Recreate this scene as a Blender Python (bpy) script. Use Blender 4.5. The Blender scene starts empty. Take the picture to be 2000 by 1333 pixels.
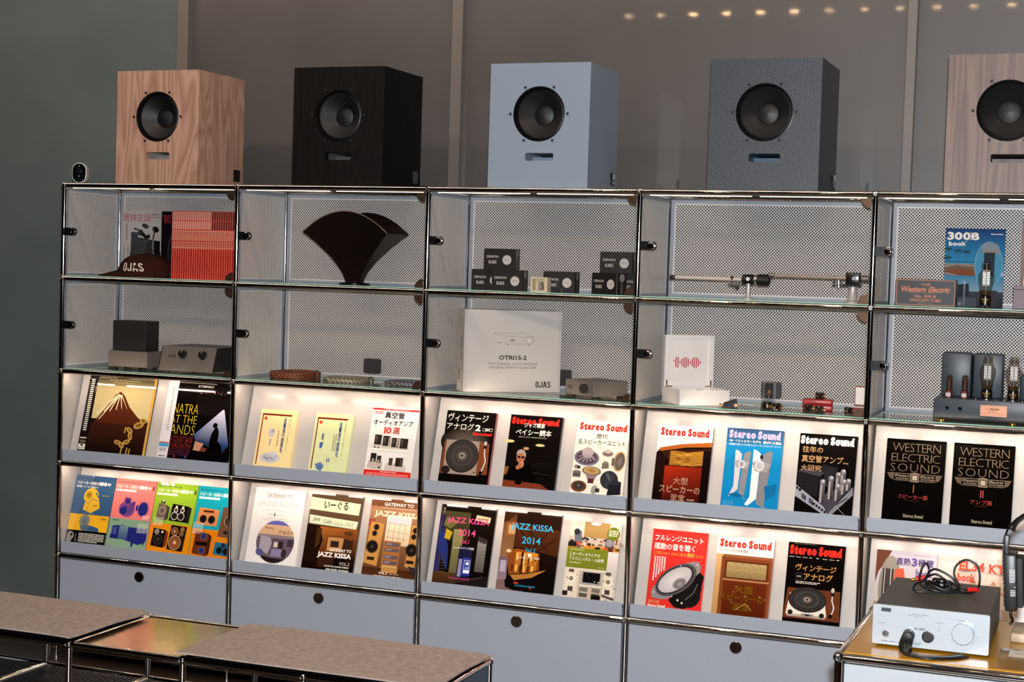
import bpy, bmesh, math, random
from mathutils import Matrix, Vector
from mathutils.geometry import tessellate_polygon
random.seed(7)
sc = bpy.context.scene
C = sc.collection
PI = math.pi

# ------------------------------------------------------------------ camera
ZT = 1.79                       # height of the top row of tube joints
cam_d = bpy.data.cameras.new('camera'); cam = bpy.data.objects.new('camera', cam_d); C.objects.link(cam)
cam_d.sensor_width = 36.0; cam_d.lens = 36.0 * 3055.63 / 2000.0
cam_d.clip_start = 0.05; cam_d.clip_end = 100
CAM = Vector((3.7119, -4.8818, ZT - 0.2644))
cam.matrix_world = Matrix.Translation(CAM) @ Matrix.Rotation(.3697, 4, 'Z') @ Matrix.Rotation(1.5250, 4, 'X') @ Matrix.Rotation(.0312, 4, 'Z')
sc.camera = cam

# ------------------------------------------------------------------ world, lights, exposure
w = bpy.data.worlds.new('world'); sc.world = w; w.use_nodes = True
w.node_tree.nodes['Background'].inputs[0].default_value = (0.9, 0.85, 0.8, 1)
w.node_tree.nodes['Background'].inputs[1].default_value = 0.02
sc.view_settings.view_transform = 'Standard'; sc.view_settings.look = 'None'
sc.view_settings.exposure = 0.0; sc.view_settings.gamma = 1.0; sc.view_settings.use_curve_mapping = False
sc.cycles.transparent_max_bounces = 24; sc.cycles.max_bounces = 10; sc.cycles.use_denoising = True
sc.cycles.sample_clamp_indirect = 6.0; sc.cycles.caustics_reflective = False

def light(name, kind, loc, energy, col, size=None, size_y=None, target=None, **kw):
    d = bpy.data.lights.new(name, kind); d.energy = energy; d.color = col
    o = bpy.data.objects.new(name, d); C.objects.link(o); o.location = loc
    if kind == 'AREA':
        d.shape = 'RECTANGLE'; d.size = size; d.size_y = size_y or size
    elif size: d.shadow_soft_size = size
    if target is not None:
        o.rotation_euler = (Vector(target) - Vector(loc)).to_track_quat('-Z', 'Y').to_euler()
    for k, v in kw.items(): setattr(d, k, v)
    return o
# the photographer's flash, just above the lens
light('camera_flash', 'SPOT', CAM + Vector((.03, -.02, .11)), 930, (.92, .96, 1.0), .03, None, (1.9, 0, 1.25), spot_size=1.35, spot_blend=.3)
# the shop's warm ceiling lamps: one row over the aisle, one washing the shelf wall
for k in (1, 4, 7, 10, 13): light('aisle_lamp', 'SPOT', (.6 + .22 * k, -3.89, 3.2), 75, (1.0, .76, .55), .027, None, (.6 + .22 * k, -2.9, 0), spot_size=2.2, spot_blend=.6)
light('wall_lamps', 'AREA', (1.7, -.75, 3.2), 42, (1.0, .78, .62), 6.5, .10, (1.7, .6, 2.55))

# ------------------------------------------------------------------ materials
def lin(c):
    if isinstance(c, str):
        c = c.lstrip('#'); c = [int(c[i:i+2], 16) / 255 for i in (0, 2, 4)]
    return tuple(x / 12.92 if x <= .04045 else ((x + .055) / 1.055) ** 2.4 for x in c[:3])
MATS = {}
def mat(name, col='#808080', rough=.5, metal=0.0, spec=.5, coat=0.0, coat_r=.05, emit=None, emit_s=0.0):
    if name in MATS: return MATS[name]
    m = bpy.data.materials.new(name); m.use_nodes = True; b = m.node_tree.nodes['Principled BSDF']
    b.inputs['Base Color'].default_value = (*lin(col), 1); b.inputs['Roughness'].default_value = rough
    b.inputs['Metallic'].default_value = metal; b.inputs['Specular IOR Level'].default_value = spec
    b.inputs['Coat Weight'].default_value = coat; b.inputs['Coat Roughness'].default_value = coat_r
    if emit: b.inputs['Emission Color'].default_value = (*lin(emit), 1); b.inputs['Emission Strength'].default_value = emit_s
    MATS[name] = m; return m
def nt(m): return m.node_tree.nodes, m.node_tree.links, m.node_tree.nodes['Principled BSDF']
def add_noise(m, scale, c0, c1, detail=4, vec_scale=(1, 1, 1), bump=0.0, bump_scale=None, dist=0.0, lo=.35, hi=.65):
    n, l, b = nt(m)
    tc = n.new('ShaderNodeTexCoord'); mp = n.new('ShaderNodeMapping'); mp.inputs['Scale'].default_value = vec_scale
    l.new(tc.outputs['Object'], mp.inputs[0])
    no = n.new('ShaderNodeTexNoise'); no.inputs['Scale'].default_value = scale; no.inputs['Detail'].default_value = detail
    no.inputs['Distortion'].default_value = dist
    l.new(mp.outputs[0], no.inputs['Vector'])
    r = n.new('ShaderNodeValToRGB'); r.color_ramp.elements[0].position = lo; r.color_ramp.elements[1].position = hi
    r.color_ramp.elements[0].color = (*lin(c0), 1); r.color_ramp.elements[1].color = (*lin(c1), 1)
    l.new(no.outputs['Fac'], r.inputs[0]); l.new(r.outputs[0], b.inputs['Base Color'])
    if bump:
        bp = n.new('ShaderNodeBump'); bp.inputs['Strength'].default_value = bump; bp.inputs['Distance'].default_value = .001
        l.new(no.outputs['Fac'], bp.inputs['Height']); l.new(bp.outputs[0], b.inputs['Normal'])
    return m
def wood(name, c0, c1, scale=9, stretch=.12, rough=.45, dist=3.0, fine=.35):
    """veneer with the grain along Z: rings cut by the face, plus fine pores"""
    m = mat(name, c0, rough); n, l, b = nt(m)
    tc = n.new('ShaderNodeTexCoord'); mp = n.new('ShaderNodeMapping'); mp.inputs['Scale'].default_value = (1, 1, stretch)
    l.new(tc.outputs['Object'], mp.inputs[0])
    no = n.new('ShaderNodeTexNoise'); no.inputs['Scale'].default_value = scale; no.inputs['Detail'].default_value = 2
    no.inputs['Distortion'].default_value = .6
    l.new(mp.outputs[0], no.inputs['Vector'])
    mu = n.new('ShaderNodeMath'); mu.operation = 'MULTIPLY'; mu.inputs[1].default_value = dist * 4
    l.new(no.outputs['Fac'], mu.inputs[0])
    fr = n.new('ShaderNodeMath'); fr.operation = 'PINGPONG'; fr.inputs[1].default_value = .5
    l.new(mu.outputs[0], fr.inputs[0])
    mp2 = n.new('ShaderNodeMapping'); mp2.inputs['Scale'].default_value = (1, 1, .03); l.new(tc.outputs['Object'], mp2.inputs[0])
    n2 = n.new('ShaderNodeTexNoise'); n2.inputs['Scale'].default_value = 260; n2.inputs['Detail'].default_value = 3
    l.new(mp2.outputs[0], n2.inputs['Vector'])
    ad = n.new('ShaderNodeMath'); ad.operation = 'MULTIPLY_ADD'; ad.inputs[1].default_value = fine
    l.new(n2.outputs['Fac'], ad.inputs[0]); l.new(fr.outputs[0], ad.inputs[2])
    r = n.new('ShaderNodeValToRGB'); r.color_ramp.elements[0].position = .1; r.color_ramp.elements[1].position = .75
    r.color_ramp.elements[0].color = (*lin(c0), 1); r.color_ramp.elements[1].color = (*lin(c1), 1)
    l.new(ad.outputs[0], r.inputs[0]); l.new(r.outputs[0], b.inputs['Base Color'])
    return m
def glassmat(name, tint='#f0fbf6', rough=0.0, f0=.045):
    if name in MATS: return MATS[name]
    m = bpy.data.materials.new(name); m.use_nodes = True; n = m.node_tree.nodes; l = m.node_tree.links
    n.remove(n['Principled BSDF']); out = n['Material Output']
    tr = n.new('ShaderNodeBsdfTransparent'); tr.inputs[0].default_value = (*lin(tint), 1)
    gl = n.new('ShaderNodeBsdfGlossy'); gl.inputs['Roughness'].default_value = rough
    lw = n.new('ShaderNodeLayerWeight'); lw.inputs[0].default_value = .5
    pw = n.new('ShaderNodeMath'); pw.operation = 'POWER'; pw.inputs[1].default_value = 5; l.new(lw.outputs['Facing'], pw.inputs[0])
    ma = n.new('ShaderNodeMath'); ma.operation = 'MULTIPLY_ADD'; ma.inputs[1].default_value = .9 - f0; ma.inputs[2].default_value = f0
    l.new(pw.outputs[0], ma.inputs[0])
    mx = n.new('ShaderNodeMixShader'); l.new(ma.outputs[0], mx.inputs[0]); l.new(tr.outputs[0], mx.inputs[1]); l.new(gl.outputs[0], mx.inputs[2])
    l.new(mx.outputs[0], out.inputs[0]); MATS[name] = m; return m
def perforated(name, ax, hw, hh, col, pitch=.0105, r=.265, margin=.016):
    """painted sheet with staggered round holes that are really see-through (ax = the sheet's long axis in object space)"""
    m = mat(name, col, .38); n, l, b = nt(m)
    tc = n.new('ShaderNodeTexCoord'); sp = n.new('ShaderNodeSeparateXYZ'); l.new(tc.outputs['Object'], sp.inputs[0])
    A = sp.outputs[ax]; B = sp.outputs['Z']
    def M(op, a, bb=None, c=None):
        q = n.new('ShaderNodeMath'); q.operation = op
        for i, v in enumerate((a, bb, c)):
            if v is None: continue
            if isinstance(v, (int, float)): q.inputs[i].default_value = v
            else: l.new(v, q.inputs[i])
        return q.outputs[0]
    def cell(off):
        u = M('SUBTRACT', M('FRACT', M('MULTIPLY_ADD', A, 1 / pitch, 100.0 + off)), .5)
        v = M('SUBTRACT', M('FRACT', M('MULTIPLY_ADD', B, 1 / pitch, 100.0 + off)), .5)
        return M('SQRT', M('ADD', M('MULTIPLY', u, u), M('MULTIPLY', v, v)))
    d = M('MINIMUM', cell(0), cell(.5))
    hole = M('LESS_THAN', d, r)
    inside = M('MULTIPLY', M('LESS_THAN', M('ABSOLUTE', A), hw - margin), M('LESS_THAN', M('ABSOLUTE', B), hh - margin))
    fac = M('MULTIPLY', hole, inside)
    tr = n.new('ShaderNodeBsdfTransparent'); mx = n.new('ShaderNodeMixShader')
    l.new(fac, mx.inputs[0]); l.new(b.outputs[0], mx.inputs[1]); l.new(tr.outputs[0], mx.inputs[2])
    l.new(mx.outputs[0], n['Material Output'].inputs[0])
    return m

chrome = mat('chrome', '#d8d2cc', .06, 1.0)
chrome_s = mat('satin_metal', '#c9c7c4', .22, 1.0)
brass = mat('brass', '#c9a050', .2, 1.0)
greyp = add_noise(mat('grey_powder_coat', '#959ca8', .42), 900, '#9299a5', '#989fab', bump=.08)
greyl = mat('light_grey_panel', '#a8a5a2', .36)
rackm = mat('rack_panel_paint', '#aca8a5', .26)
perf_back = perforated('perforated_sheet_back', 'X', .366, .166, '#d0ccc7')
perf_side = perforated('perforated_sheet_side', 'Y', .166, .166, '#dcd7d0')
glass = glassmat('clear_glass', '#fefdfd'); shelfg = glassmat('shelf_glass', '#f8fcfa'); acryl = glassmat('clear_acrylic', '#f8fafb', 0.0, .06)
gl_edge = mat('glass_edge', '#9fd4bc', .12, 0, .7)
black = mat('black_plastic', '#141414', .4); blackg = mat('black_gloss', '#08080a', .08, 0, .6)
blackm = mat('black_matte', '#0d0d0e', .75); rubber = mat('rubber', '#101010', .85)
paper = mat('page_paper', '#d9d3c6', .8); white = mat('white_card', '#bebab5', .5); whiteg = mat('white_gloss', '#e2dfdb', .2)
navy = mat('navy_metal', '#2e3a4a', .35)
silver = mat('silver_faceplate', '#a8b0b7', .32, .35)
ledm = mat('led_diffuser', '#ffffff', .5, emit='#ffdfc2', emit_s=92.0)
ledd = mat('led_diffuser_dim', '#ffffff', .5, emit='#fff0cc', emit_s=.85)
lampm = mat('lamp_lens', '#ffffff', .5, emit='#ffcf96', emit_s=60.0); lampd = mat('lamp_lens_dim', '#ffffff', .5, emit='#ffcf96', emit_s=14.0)
# printed colour comes from the print's own colour attribute
prnt = mat('printed_gloss', '#ffffff', .06, 0, .5); n_, l_, b_ = nt(prnt)
at_ = n_.new('ShaderNodeAttribute'); at_.attribute_name = 'ink'; l_.new(at_.outputs['Color'], b_.inputs['Base Color'])
prntm = mat('printed_matte', '#ffffff', .5, 0, .3); n_, l_, b_ = nt(prntm)
at_ = n_.new('ShaderNodeAttribute'); at_.attribute_name = 'ink'; l_.new(at_.outputs['Color'], b_.inputs['Base Color'])

# ------------------------------------------------------------------ mesh helpers
class MB:
    def __init__(s): s.v = []; s.f = []; s.mi = []; s.cur = 0
    def use(s, i): s.cur = i; return s
    def add(s, vs, fs):
        o = len(s.v); s.v += [tuple(p) for p in vs]
        for f in fs: s.f.append(tuple(i + o for i in f)); s.mi.append(s.cur)
        return s
    def box(s, x0, x1, y0, y1, z0, z1, M=None):
        vs = [(x, y, z) for z in (z0, z1) for y in (y0, y1) for x in (x0, x1)]
        if M is not None: vs = [M @ Vector(p) for p in vs]
        return s.add(vs, [(0, 2, 3, 1), (4, 5, 7, 6), (0, 1, 5, 4), (2, 6, 7, 3), (0, 4, 6, 2), (1, 3, 7, 5)])
    def rbox(s, x0, x1, y0, y1, z0, z1, r=.003, seg=2, M=None):
        bm = bmesh.new(); bmesh.ops.create_cube(bm, size=1)
        for v in bm.verts:
            v.co = Vector(((x0 + x1) / 2 + v.co.x * (x1 - x0), (y0 + y1) / 2 + v.co.y * (y1 - y0), (z0 + z1) / 2 + v.co.z * (z1 - z0)))
        bmesh.ops.bevel(bm, geom=bm.edges[:], offset=r, segments=seg, affect='EDGES', profile=.5)
        return s.bm(bm, M)
    def bm(s, bm, M=None):
        bm.verts.index_update()
        vs = [(M @ v.co if M is not None else v.co.copy()) for v in bm.verts]; fs = [[v.index for v in f.verts] for f in bm.faces]
        bm.free(); return s.add(vs, fs)
    def lathe(s, prof, o=(0, 0, 0), axis='Z', n=24, M=None, caps=True):
        """prof: (radius, height) pairs along the axis"""
        vs = []; fs = []
        for r, h in prof:
            for k in range(n):
                a = 2 * PI * k / n; c, d = r * math.cos(a), r * math.sin(a)
                p = {'Z': (c, d, h), 'Y': (c, h, d), 'X': (h, c, d)}[axis]
                p = Vector(p) + Vector(o); vs.append(M @ p if M is not None else p)
        for i in range(len(prof) - 1):
            for k in range(n):
                a, b = i * n + k, i * n + (k + 1) % n
                fs.append((a, b, b + n, a + n) if axis != 'Y' else (a, a + n, b + n, b))
        if caps and prof[0][0] > 1e-6: fs.append(tuple(range(n))[::-1] if axis != 'Y' else tuple(range(n)))
        if caps and prof[-1][0] > 1e-6:
            t = tuple(range((len(prof) - 1) * n, len(prof) * n)); fs.append(t if axis != 'Y' else t[::-1])
        return s.add(vs, fs)
    def cyl(s, p0, p1, r, n=12, r1=None):
        p0, p1 = Vector(p0), Vector(p1); q = (p1 - p0).to_track_quat('Z', 'Y').to_matrix(); L = (p1 - p0).length
        r1 = r if r1 is None else r1; vs = []
        for rr, h in ((r, 0), (r1, L)):
            for k in range(n):
                a = 2 * PI * k / n; vs.append(p0 + q @ Vector((rr * math.cos(a), rr * math.sin(a), h)))
        fs = [(k, (k + 1) % n, n + (k + 1) % n, n + k) for k in range(n)] + [tuple(range(n))[::-1], tuple(range(n, 2 * n))]
        return s.add(vs, fs)
    def ball(s, c, r, u=16, v=10):
        return s.lathe([(max(r * math.sin(PI * i / v), 1e-7), -r * math.cos(PI * i / v)) for i in range(v + 1)], c, 'Z', u)
    def sweep(s, pts, r, n=8, closed=False, flat=1.0):
        pts = [Vector(p) for p in pts]; N = len(pts); vs = []; fs = []; up = Vector((0, 0, 1)); prev = None
        for i in range(N):
            t = (pts[(i + 1) % N] - pts[i - 1]) if closed else (pts[min(i + 1, N - 1)] - pts[max(i - 1, 0)])
            t.normalize()
            if prev is None:
                a = t.orthogonal().normalized() if abs(t.z) > .95 else t.cross(up).normalized()
            else:
                a = (prev - t * prev.dot(t)).normalized()
            prev = a; b = t.cross(a)
            for k in range(n):
                th = 2 * PI * k / n; vs.append(pts[i] + a * r * math.cos(th) + b * r * flat * math.sin(th))
        for i in range(N if closed else N - 1):
            for k in range(n):
                j = (i + 1) % N; fs.append((i * n + k, i * n + (k + 1) % n, j * n + (k + 1) % n, j * n + k))
        if not closed: fs += [tuple(range(n))[::-1], tuple(range((N - 1) * n, N * n))]
        return s.add(vs, fs)
    def plate(s, outer, holes, y0, y1, M=None):
        """outline in XZ (with holes), pushed from y0 (front) to y1"""
        loops = [outer] + list(holes)
        flat = [p for lp in loops for p in lp]; nn = len(flat)
        tris = tessellate_polygon([[Vector((p[0], p[1], 0)) for p in lp] for lp in loops])
        vs = [Vector((p[0], y0, p[1])) for p in flat] + [Vector((p[0], y1, p[1])) for p in flat]
        if M is not None: vs = [M @ v for v in vs]
        fs = []
        for t in tris:
            a, b, c = t
            ar = (flat[b][0] - flat[a][0]) * (flat[c][1] - flat[a][1]) - (flat[c][0] - flat[a][0]) * (flat[b][1] - flat[a][1])
            if ar < 0: b, c = c, b
            fs.append((a, b, c)); fs.append((a + nn, c + nn, b + nn))
        o = 0
        for li, lp in enumerate(loops):
            k = len(lp); ar = sum(lp[i][0] * lp[(i + 1) % k][1] - lp[(i + 1) % k][0] * lp[i][1] for i in range(k))
            for i in range(k):
                a, b = o + i, o + (i + 1) % k
                if (ar > 0) == (li == 0): fs.append((a, a + nn, b + nn, b))
                else: fs.append((a, b, b + nn, a + nn))
            o += k
        return s.add(vs, fs)
    def mesh(s, name, mats, smooth=None):
        me = bpy.data.meshes.new(name); me.from_pydata(s.v, [], s.f)
        for m in (mats if isinstance(mats, (list, tuple)) else [mats]): me.materials.append(m)
        me.polygons.foreach_set('material_index', s.mi)
        if smooth:
            me.polygons.foreach_set('use_smooth', [True] * len(me.polygons))
            try: me.set_sharp_from_angle(angle=math.radians(smooth))
            except Exception: pass
        me.update(); return me
    def build(s, name, mats, parent=None, smooth=None, loc=None, **kw):
        return ob(name, s.mesh(name, mats, smooth), parent, loc, **kw)
def ob(name, me, parent=None, loc=None, rz=0, M=None):
    o = bpy.data.objects.new(name, me); C.objects.link(o); o.parent = parent
    if loc is not None: o.location = loc
    if rz: o.rotation_euler = (0, 0, rz)
    if M is not None: o.matrix_basis = M
    return o
def tag(o, label, cat, group=None):
    o['label'] = label; o['category'] = cat
    if group: o['group'] = group
    return o
def thing(name, label, cat, loc=(0, 0, 0), rz=0, group=None):
    o = ob(name, None, None, loc, rz); o.empty_display_size = .05; return tag(o, label, cat, group)
def struct(o): o['kind'] = 'structure'; return o
def circ(cx, cz, r, n=32, r2=None): return [(cx + r * math.cos(2 * PI * i / n), cz + (r2 or r) * math.sin(2 * PI * i / n)) for i in range(n)]
def rrect(x0, x1, z0, z1, r, n=5):
    out = []
    for cx, cz, a0 in ((x1 - r, z1 - r, 0), (x0 + r, z1 - r, 90), (x0 + r, z0 + r, 180), (x1 - r, z0 + r, 270)):
        for i in range(n + 1):
            a = math.radians(a0 + 90 * i / n); out.append((cx + r * math.cos(a), cz + r * math.sin(a)))
    return out

# ------------------------------------------------------------------ flat print: shapes and lettering as thin coloured faces
_fc = bpy.data.curves.new('lettering', 'FONT'); _fo = bpy.data.objects.new('lettering', _fc)
_fc.size = 1.0; _fc.resolution_u = 2
_tcache = {}
def glyphs(s, bold=0.0, spacing=1.0, lead=1.0):
    k = (s, bold, spacing, lead)
    if k not in _tcache:
        cjk = any(ord(ch) > 0x2fff for ch in s)      # dense characters are thickened by overprinting shifted copies
        _fc.body = s; _fc.offset = 0.0 if cjk else bold; _fc.space_character = spacing; _fc.space_line = lead
        me = _fo.to_mesh(); V = [(v.co.x, v.co.y) for v in me.vertices]; F = [tuple(p.vertices) for p in me.polygons]; _fo.to_mesh_clear()
        if cjk and bold > 0:
            n0 = len(V); V0, F0 = V[:], F[:]; V, F = [], []; e = min(bold, .03) * .9
            for q, (dx, dy) in enumerate(((-e, 0), (e, 0), (0, -e), (0, e))):
                V += [(x + dx, y + dy) for x, y in V0]; F += [tuple(i + q * n0 for i in f) for f in F0]
        _tcache[k] = (V, F)
    return _tcache[k]
# which stems of a letter carry slab serifs: (x position in the glyph box, at the foot?, at the top?)
_SL = {'r': [(.12, 1, 1)], 'n': [(.12, 1, 1), (.88, 1, 0)], 'u': [(.12, 0, 1), (.88, 1, 1)], 'd': [(.86, 1, 1)], 't': [(.5, 1, 0)], 'b': [(.14, 0, 1)], 'k': [(.12, 1, 1), (.9, 1, 1)],
       'B': [(.1, 1, 1)], 'E': [(.1, 1, 1)], 'L': [(.1, 1, 1)], 'K': [(.1, 1, 1), (.92, 1, 1)], 'T': [(.5, 1, 0)], 'W': [(.04, 0, 1), (.96, 0, 1)], 'N': [(.1, 1, 1), (.9, 0, 1)], 'R': [(.1, 1, 1)],
       'I': [(.5, 1, 1)], 'D': [(.08, 1, 1)], 'U': [(.1, 0, 1), (.9, 0, 1)], 'o': [], 'S': [], '3': [], '4': [(.75, 1, 0)], '1': [(.6, 1, 0)]}
def slab(s, bold=.05, ht=.06, ex=.13, track=0.0, squeeze=1.0):
    vs, fs = [], []; x = 0
    for ch in s:
        if ch == ' ': x += .20; continue
        gv, gf = glyphs(ch, bold); a = min(p[0] for p in gv); b = max(p[0] for p in gv); lo = min(p[1] for p in gv); hi = max(p[1] for p in gv)
        o = len(vs); vs += [((p[0] - a) * squeeze + x, p[1]) for p in gv]; fs += [tuple(i + o for i in f) for f in gf]; wd = (b - a) * squeeze
        for pos, foot, top in _SL.get(ch, []):
            cx = x + pos * wd
            for on, y in ((foot, lo), (top, hi - ht)):
                if on:
                    o = len(vs); vs += [(cx - ex, y), (cx + ex, y), (cx + ex, y + ht), (cx - ex, y + ht)]; fs.append((o, o + 1, o + 2, o + 3))
        x += wd + .03 + track
    return vs, fs
def _strip(path, wd, closed=False):
    """flat band along a path, for hand-drawn letters"""
    N = len(path); vs = []; fs = []
    for i, p in enumerate(path):
        q0 = path[i - 1] if (i > 0 or closed) else p; q1 = path[(i + 1) % N] if (i + 1 < N or closed) else p
        dx, dy = q1[0] - q0[0], q1[1] - q0[1]; L = math.hypot(dx, dy) or 1
        vs += [(p[0] - dy / L * wd / 2, p[1] + dx / L * wd / 2), (p[0] + dy / L * wd / 2, p[1] - dx / L * wd / 2)]
    for i in range(N if closed else N - 1):
        j = (i + 1) % N; fs.append((2 * i, 2 * j, 2 * j + 1, 2 * i + 1))
    return vs, fs
def ojas():
    """the condensed block logotype OJAS"""
    w, h, t = .44, 1.0, .15; V, F = [], []
    def put(x, vf):
        o = len(V); V.extend((a + x, b) for a, b in vf[0]); F.extend(tuple(i + o for i in f) for f in vf[1])
    hw = w / 2 - t / 2; rr = lambda: [(w / 2 + x, h / 2 + y) for x, y in rrect(-hw, hw, -(h / 2 - t / 2), h / 2 - t / 2, .14, 5)]
    put(0, _strip(rr(), t, True))
    hook = [(w - t / 2, h)] + [(w / 2 + hw * math.cos(a), t / 2 + .14 + (.14) * math.sin(a)) for a in [-PI * k / 8 for k in range(9)]] + [(t / 2, .36)]
    put(.54, _strip(hook, t))
    put(1.06, _strip([(t / 2 - .01, 0), (w / 2 - .01, h)], t)); put(1.06, _strip([(w / 2 + .05, h), (w + .08 - t / 2, 0)], t)); put(1.06, _strip([(.12, .27), (w - .04, .27)], .13))
    c = w / 2; S = [(w - t / 2, .74), (w - t / 2, .80)] + [(c + hw * math.cos(a), .80 + .125 * math.sin(a)) for a in [PI * k / 8 for k in range(9)]] + [(t / 2, .70), (t / 2 + .04, .60), (c, .50), (w - t / 2 - .04, .40), (w - t / 2, .30)] + [(c + hw * math.cos(a), .20 + .125 * math.sin(a)) for a in [-PI * k / 8 for k in range(9)]] + [(t / 2, .26)]
    put(1.66, _strip(S, t)); return V, F
class Art:
    DZ = 4e-5
    def __init__(s, W, H): s.W, s.H = W, H; s.v = []; s.f = []; s.c = []; s.k = 1
    def _p(s, u, v): return (u * s.W, -s.k * s.DZ, (1 - v) * s.H)
    def raw(s, pts, faces, col):
        """pts already in cover units (u, v); col one colour or one per point"""
        o = len(s.v); many = isinstance(col, list); ink = lambda c: tuple(x ** 1.14 for x in lin(c)); L = [ink(c) for c in col] if many else ink(col)
        s.v += [s._p(*p) for p in pts]
        for f in faces:
            a = sum(pts[f[i]][0] * pts[f[(i + 1) % len(f)]][1] - pts[f[(i + 1) % len(f)]][0] * pts[f[i]][1] for i in range(len(f)))
            g = f if a < 0 else f[::-1]                 # v runs down, so clockwise here faces the viewer
            s.f.append(tuple(i + o for i in g)); s.c.append([L[i] for i in g] if many else [L] * len(g))
        s.k += 1; return s
    def R(s, u0, v0, u1, v1, c): return s.raw([(u0, v0), (u1, v0), (u1, v1), (u0, v1)], [(0, 1, 2, 3)], c)
    def G(s, u0, v0, u1, v1, ct, cb, cr=None, cbr=None): return s.raw([(u0, v0), (u1, v0), (u1, v1), (u0, v1)], [(0, 1, 2, 3)], [ct, cr or ct, cbr or cb, cb])
    def P(s, pts, c):
        if len(pts) <= 4: return s.raw(pts, [tuple(range(len(pts)))], c)
        t = tessellate_polygon([[Vector((p[0], p[1], 0)) for p in pts]]); return s.raw(pts, [tuple(x) for x in t], c)
    def E(s, u, v, ru, rv, c, n=20, rot=0, c2=None):
        a = s.W / s.H; pts = []
        for i in range(n):
            t = 2 * PI * i / n; x, y = ru * math.cos(t), rv / a * math.sin(t)      # both in units of W
            pts.append((u + x * math.cos(rot) - y * math.sin(rot), v + (x * math.sin(rot) + y * math.cos(rot)) * a))
        if c2:
            return s.raw(pts + [(u, v)], [(i, (i + 1) % n, n) for i in range(n)], [c] * n + [c2])
        return s.raw(pts, [tuple(range(n))], c)
    def O(s, u, v, r, c, n=20, c2=None): return s.E(u, v, r, r * s.W / s.H, c, n, 0, c2)
    def T(s, txt, u0, v0, u1, v1, c, b=0.0, it=0.0, sp=1.0, g=None):
        gv, gf = g or (ojas() if txt == 'OJAS' else glyphs(txt, b, sp))
        if not gv: return s
        if it: gv = [(x + it * y, y) for x, y in gv]
        xa, xb = min(p[0] for p in gv), max(p[0] for p in gv); ya, yb = min(p[1] for p in gv), max(p[1] for p in gv)
        kx, ky = (u1 - u0) / max(xb - xa, 1e-6), (v1 - v0) / max(yb - ya, 1e-6)
        return s.raw([(u0 + (x - xa) * kx, v1 - (y - ya) * ky) for x, y in gv], gf, c)
    def SS(s, u0, v0, u1, v1, c, txt='Stereo Sound', bold=.07): return s.T(txt, u0, v0, u1, v1, c, g=slab(txt, bold, squeeze=.8))
    def V(s, txt, u0, v0, u1, v1, c, b=0.0): return s.T('\n'.join(txt), u0, v0, u1, v1, c, g=glyphs('\n'.join(txt), b, 1.0, .95))
    def VD(s, n, u0, v0, u1, v1, c):              # a column of small print too fine to read
        h = (v1 - v0) / n; pts = []; fs = []
        for i in range(n): o = len(pts); y = v0 + i * h; pts += [(u0, y), (u1, y), (u1, y + h * .6), (u0, y + h * .6)]; fs.append((o, o + 1, o + 2, o + 3))
        return s.raw(pts, fs, c)
    def L(s, u0, v0, u1, v1, n, c, fill=.55, seed=1):
        rn = random.Random(seed); pts = []; fs = []; h = (v1 - v0) / n
        for i in range(n):
            x = u0; y = v0 + i * h; end = u1 - (rn.random() * .25 * (u1 - u0) if i == n - 1 else 0)
            while x < end:
                d = min(rn.uniform(.02, .07) * 1.0, end - x)
                if d > .004:
                    o = len(pts); pts += [(x, y), (x + d, y), (x + d, y + h * fill), (x, y + h * fill)]; fs.append((o, o + 1, o + 2, o + 3))
                x += d + .012
        return s.raw(pts, fs, c)
    def S(s, pts, wd, c):
        a = s.W / s.H; q = []; fs = []
        for i, p in enumerate(pts):
            p0, p1 = pts[max(i - 1, 0)], pts[min(i + 1, len(pts) - 1)]
            dx, dy = (p1[0] - p0[0]), (p1[1] - p0[1]) / a; L_ = math.hypot(dx, dy) or 1
            nx, ny = -dy / L_ * wd / 2, dx / L_ * wd / 2 * a; q += [(p[0] + nx, p[1] + ny), (p[0] - nx, p[1] - ny)]
        fs = [(2 * i, 2 * i + 1, 2 * i + 3, 2 * i + 2) for i in range(len(pts) - 1)]
        return s.raw(q, fs, c)
    def D(s, u, v, r, ring='#c8c4bc', cone='#2a2724', cap='#141210', rv=None):
        k = (rv or r * s.W / s.H) / r
        s.E(u, v, r, r * k, ring); s.E(u, v, r * .86, r * .86 * k, '#161412'); s.E(u, v, r * .74, r * .74 * k, cone, c2='#0e0c0b'); s.E(u, v, r * .28, r * .28 * k, cap)
        return s
    def obj(s, name, parent, m=None, M=None):
        me = bpy.data.meshes.new(name); me.from_pydata(s.v, [], s.f); me.materials.append(m or prnt)
        at = me.color_attributes.new('ink', 'FLOAT_COLOR', 'CORNER')
        at.data.foreach_set('color', [x for f in s.c for c in f for x in (*c, 1.0)])
        me.update(); return ob(name, me, parent, M=M)

# ================================================================== the room
YW = .60
wallm = add_noise(mat('wall_laminate', '#524d4a', .45, 0, .5, .55, .035), 3, '#474340', '#4d4946', 2)
wall_l = add_noise(mat('wall_paint_grey_green', '#5a615f', .6), 2.5, '#4f5756', '#575f5d', 3)
postm = mat('post_paint', '#655e58', .45, 0, .5, .3, .1)
struct(MB().box(.155, 9.0, YW, YW + .1, 0, 3.3).build('wall_back', wallm))
struct(MB().box(-4.0, .105, YW - .01, YW + .1, 0, 3.3).build('wall_left', wall_l))
for i, (x0, x1) in enumerate(((.105, .155), (1.318, 1.362), (2.998, 3.032), (4.65, 4.69))):
    struct(MB().rbox(x0, x1, YW - .035, YW + .02, 0, 3.3, .002, 1).build('trim_%d' % (i + 1), postm))
floorm = add_noise(mat('floor_wood_dark', '#2a211c', .35), 6, '#241c18', '#33271f', 4, (.15, 1, 1))
struct(MB().box(-4, 9, -9, YW, -.05, 0).build('floor', floorm))
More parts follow.
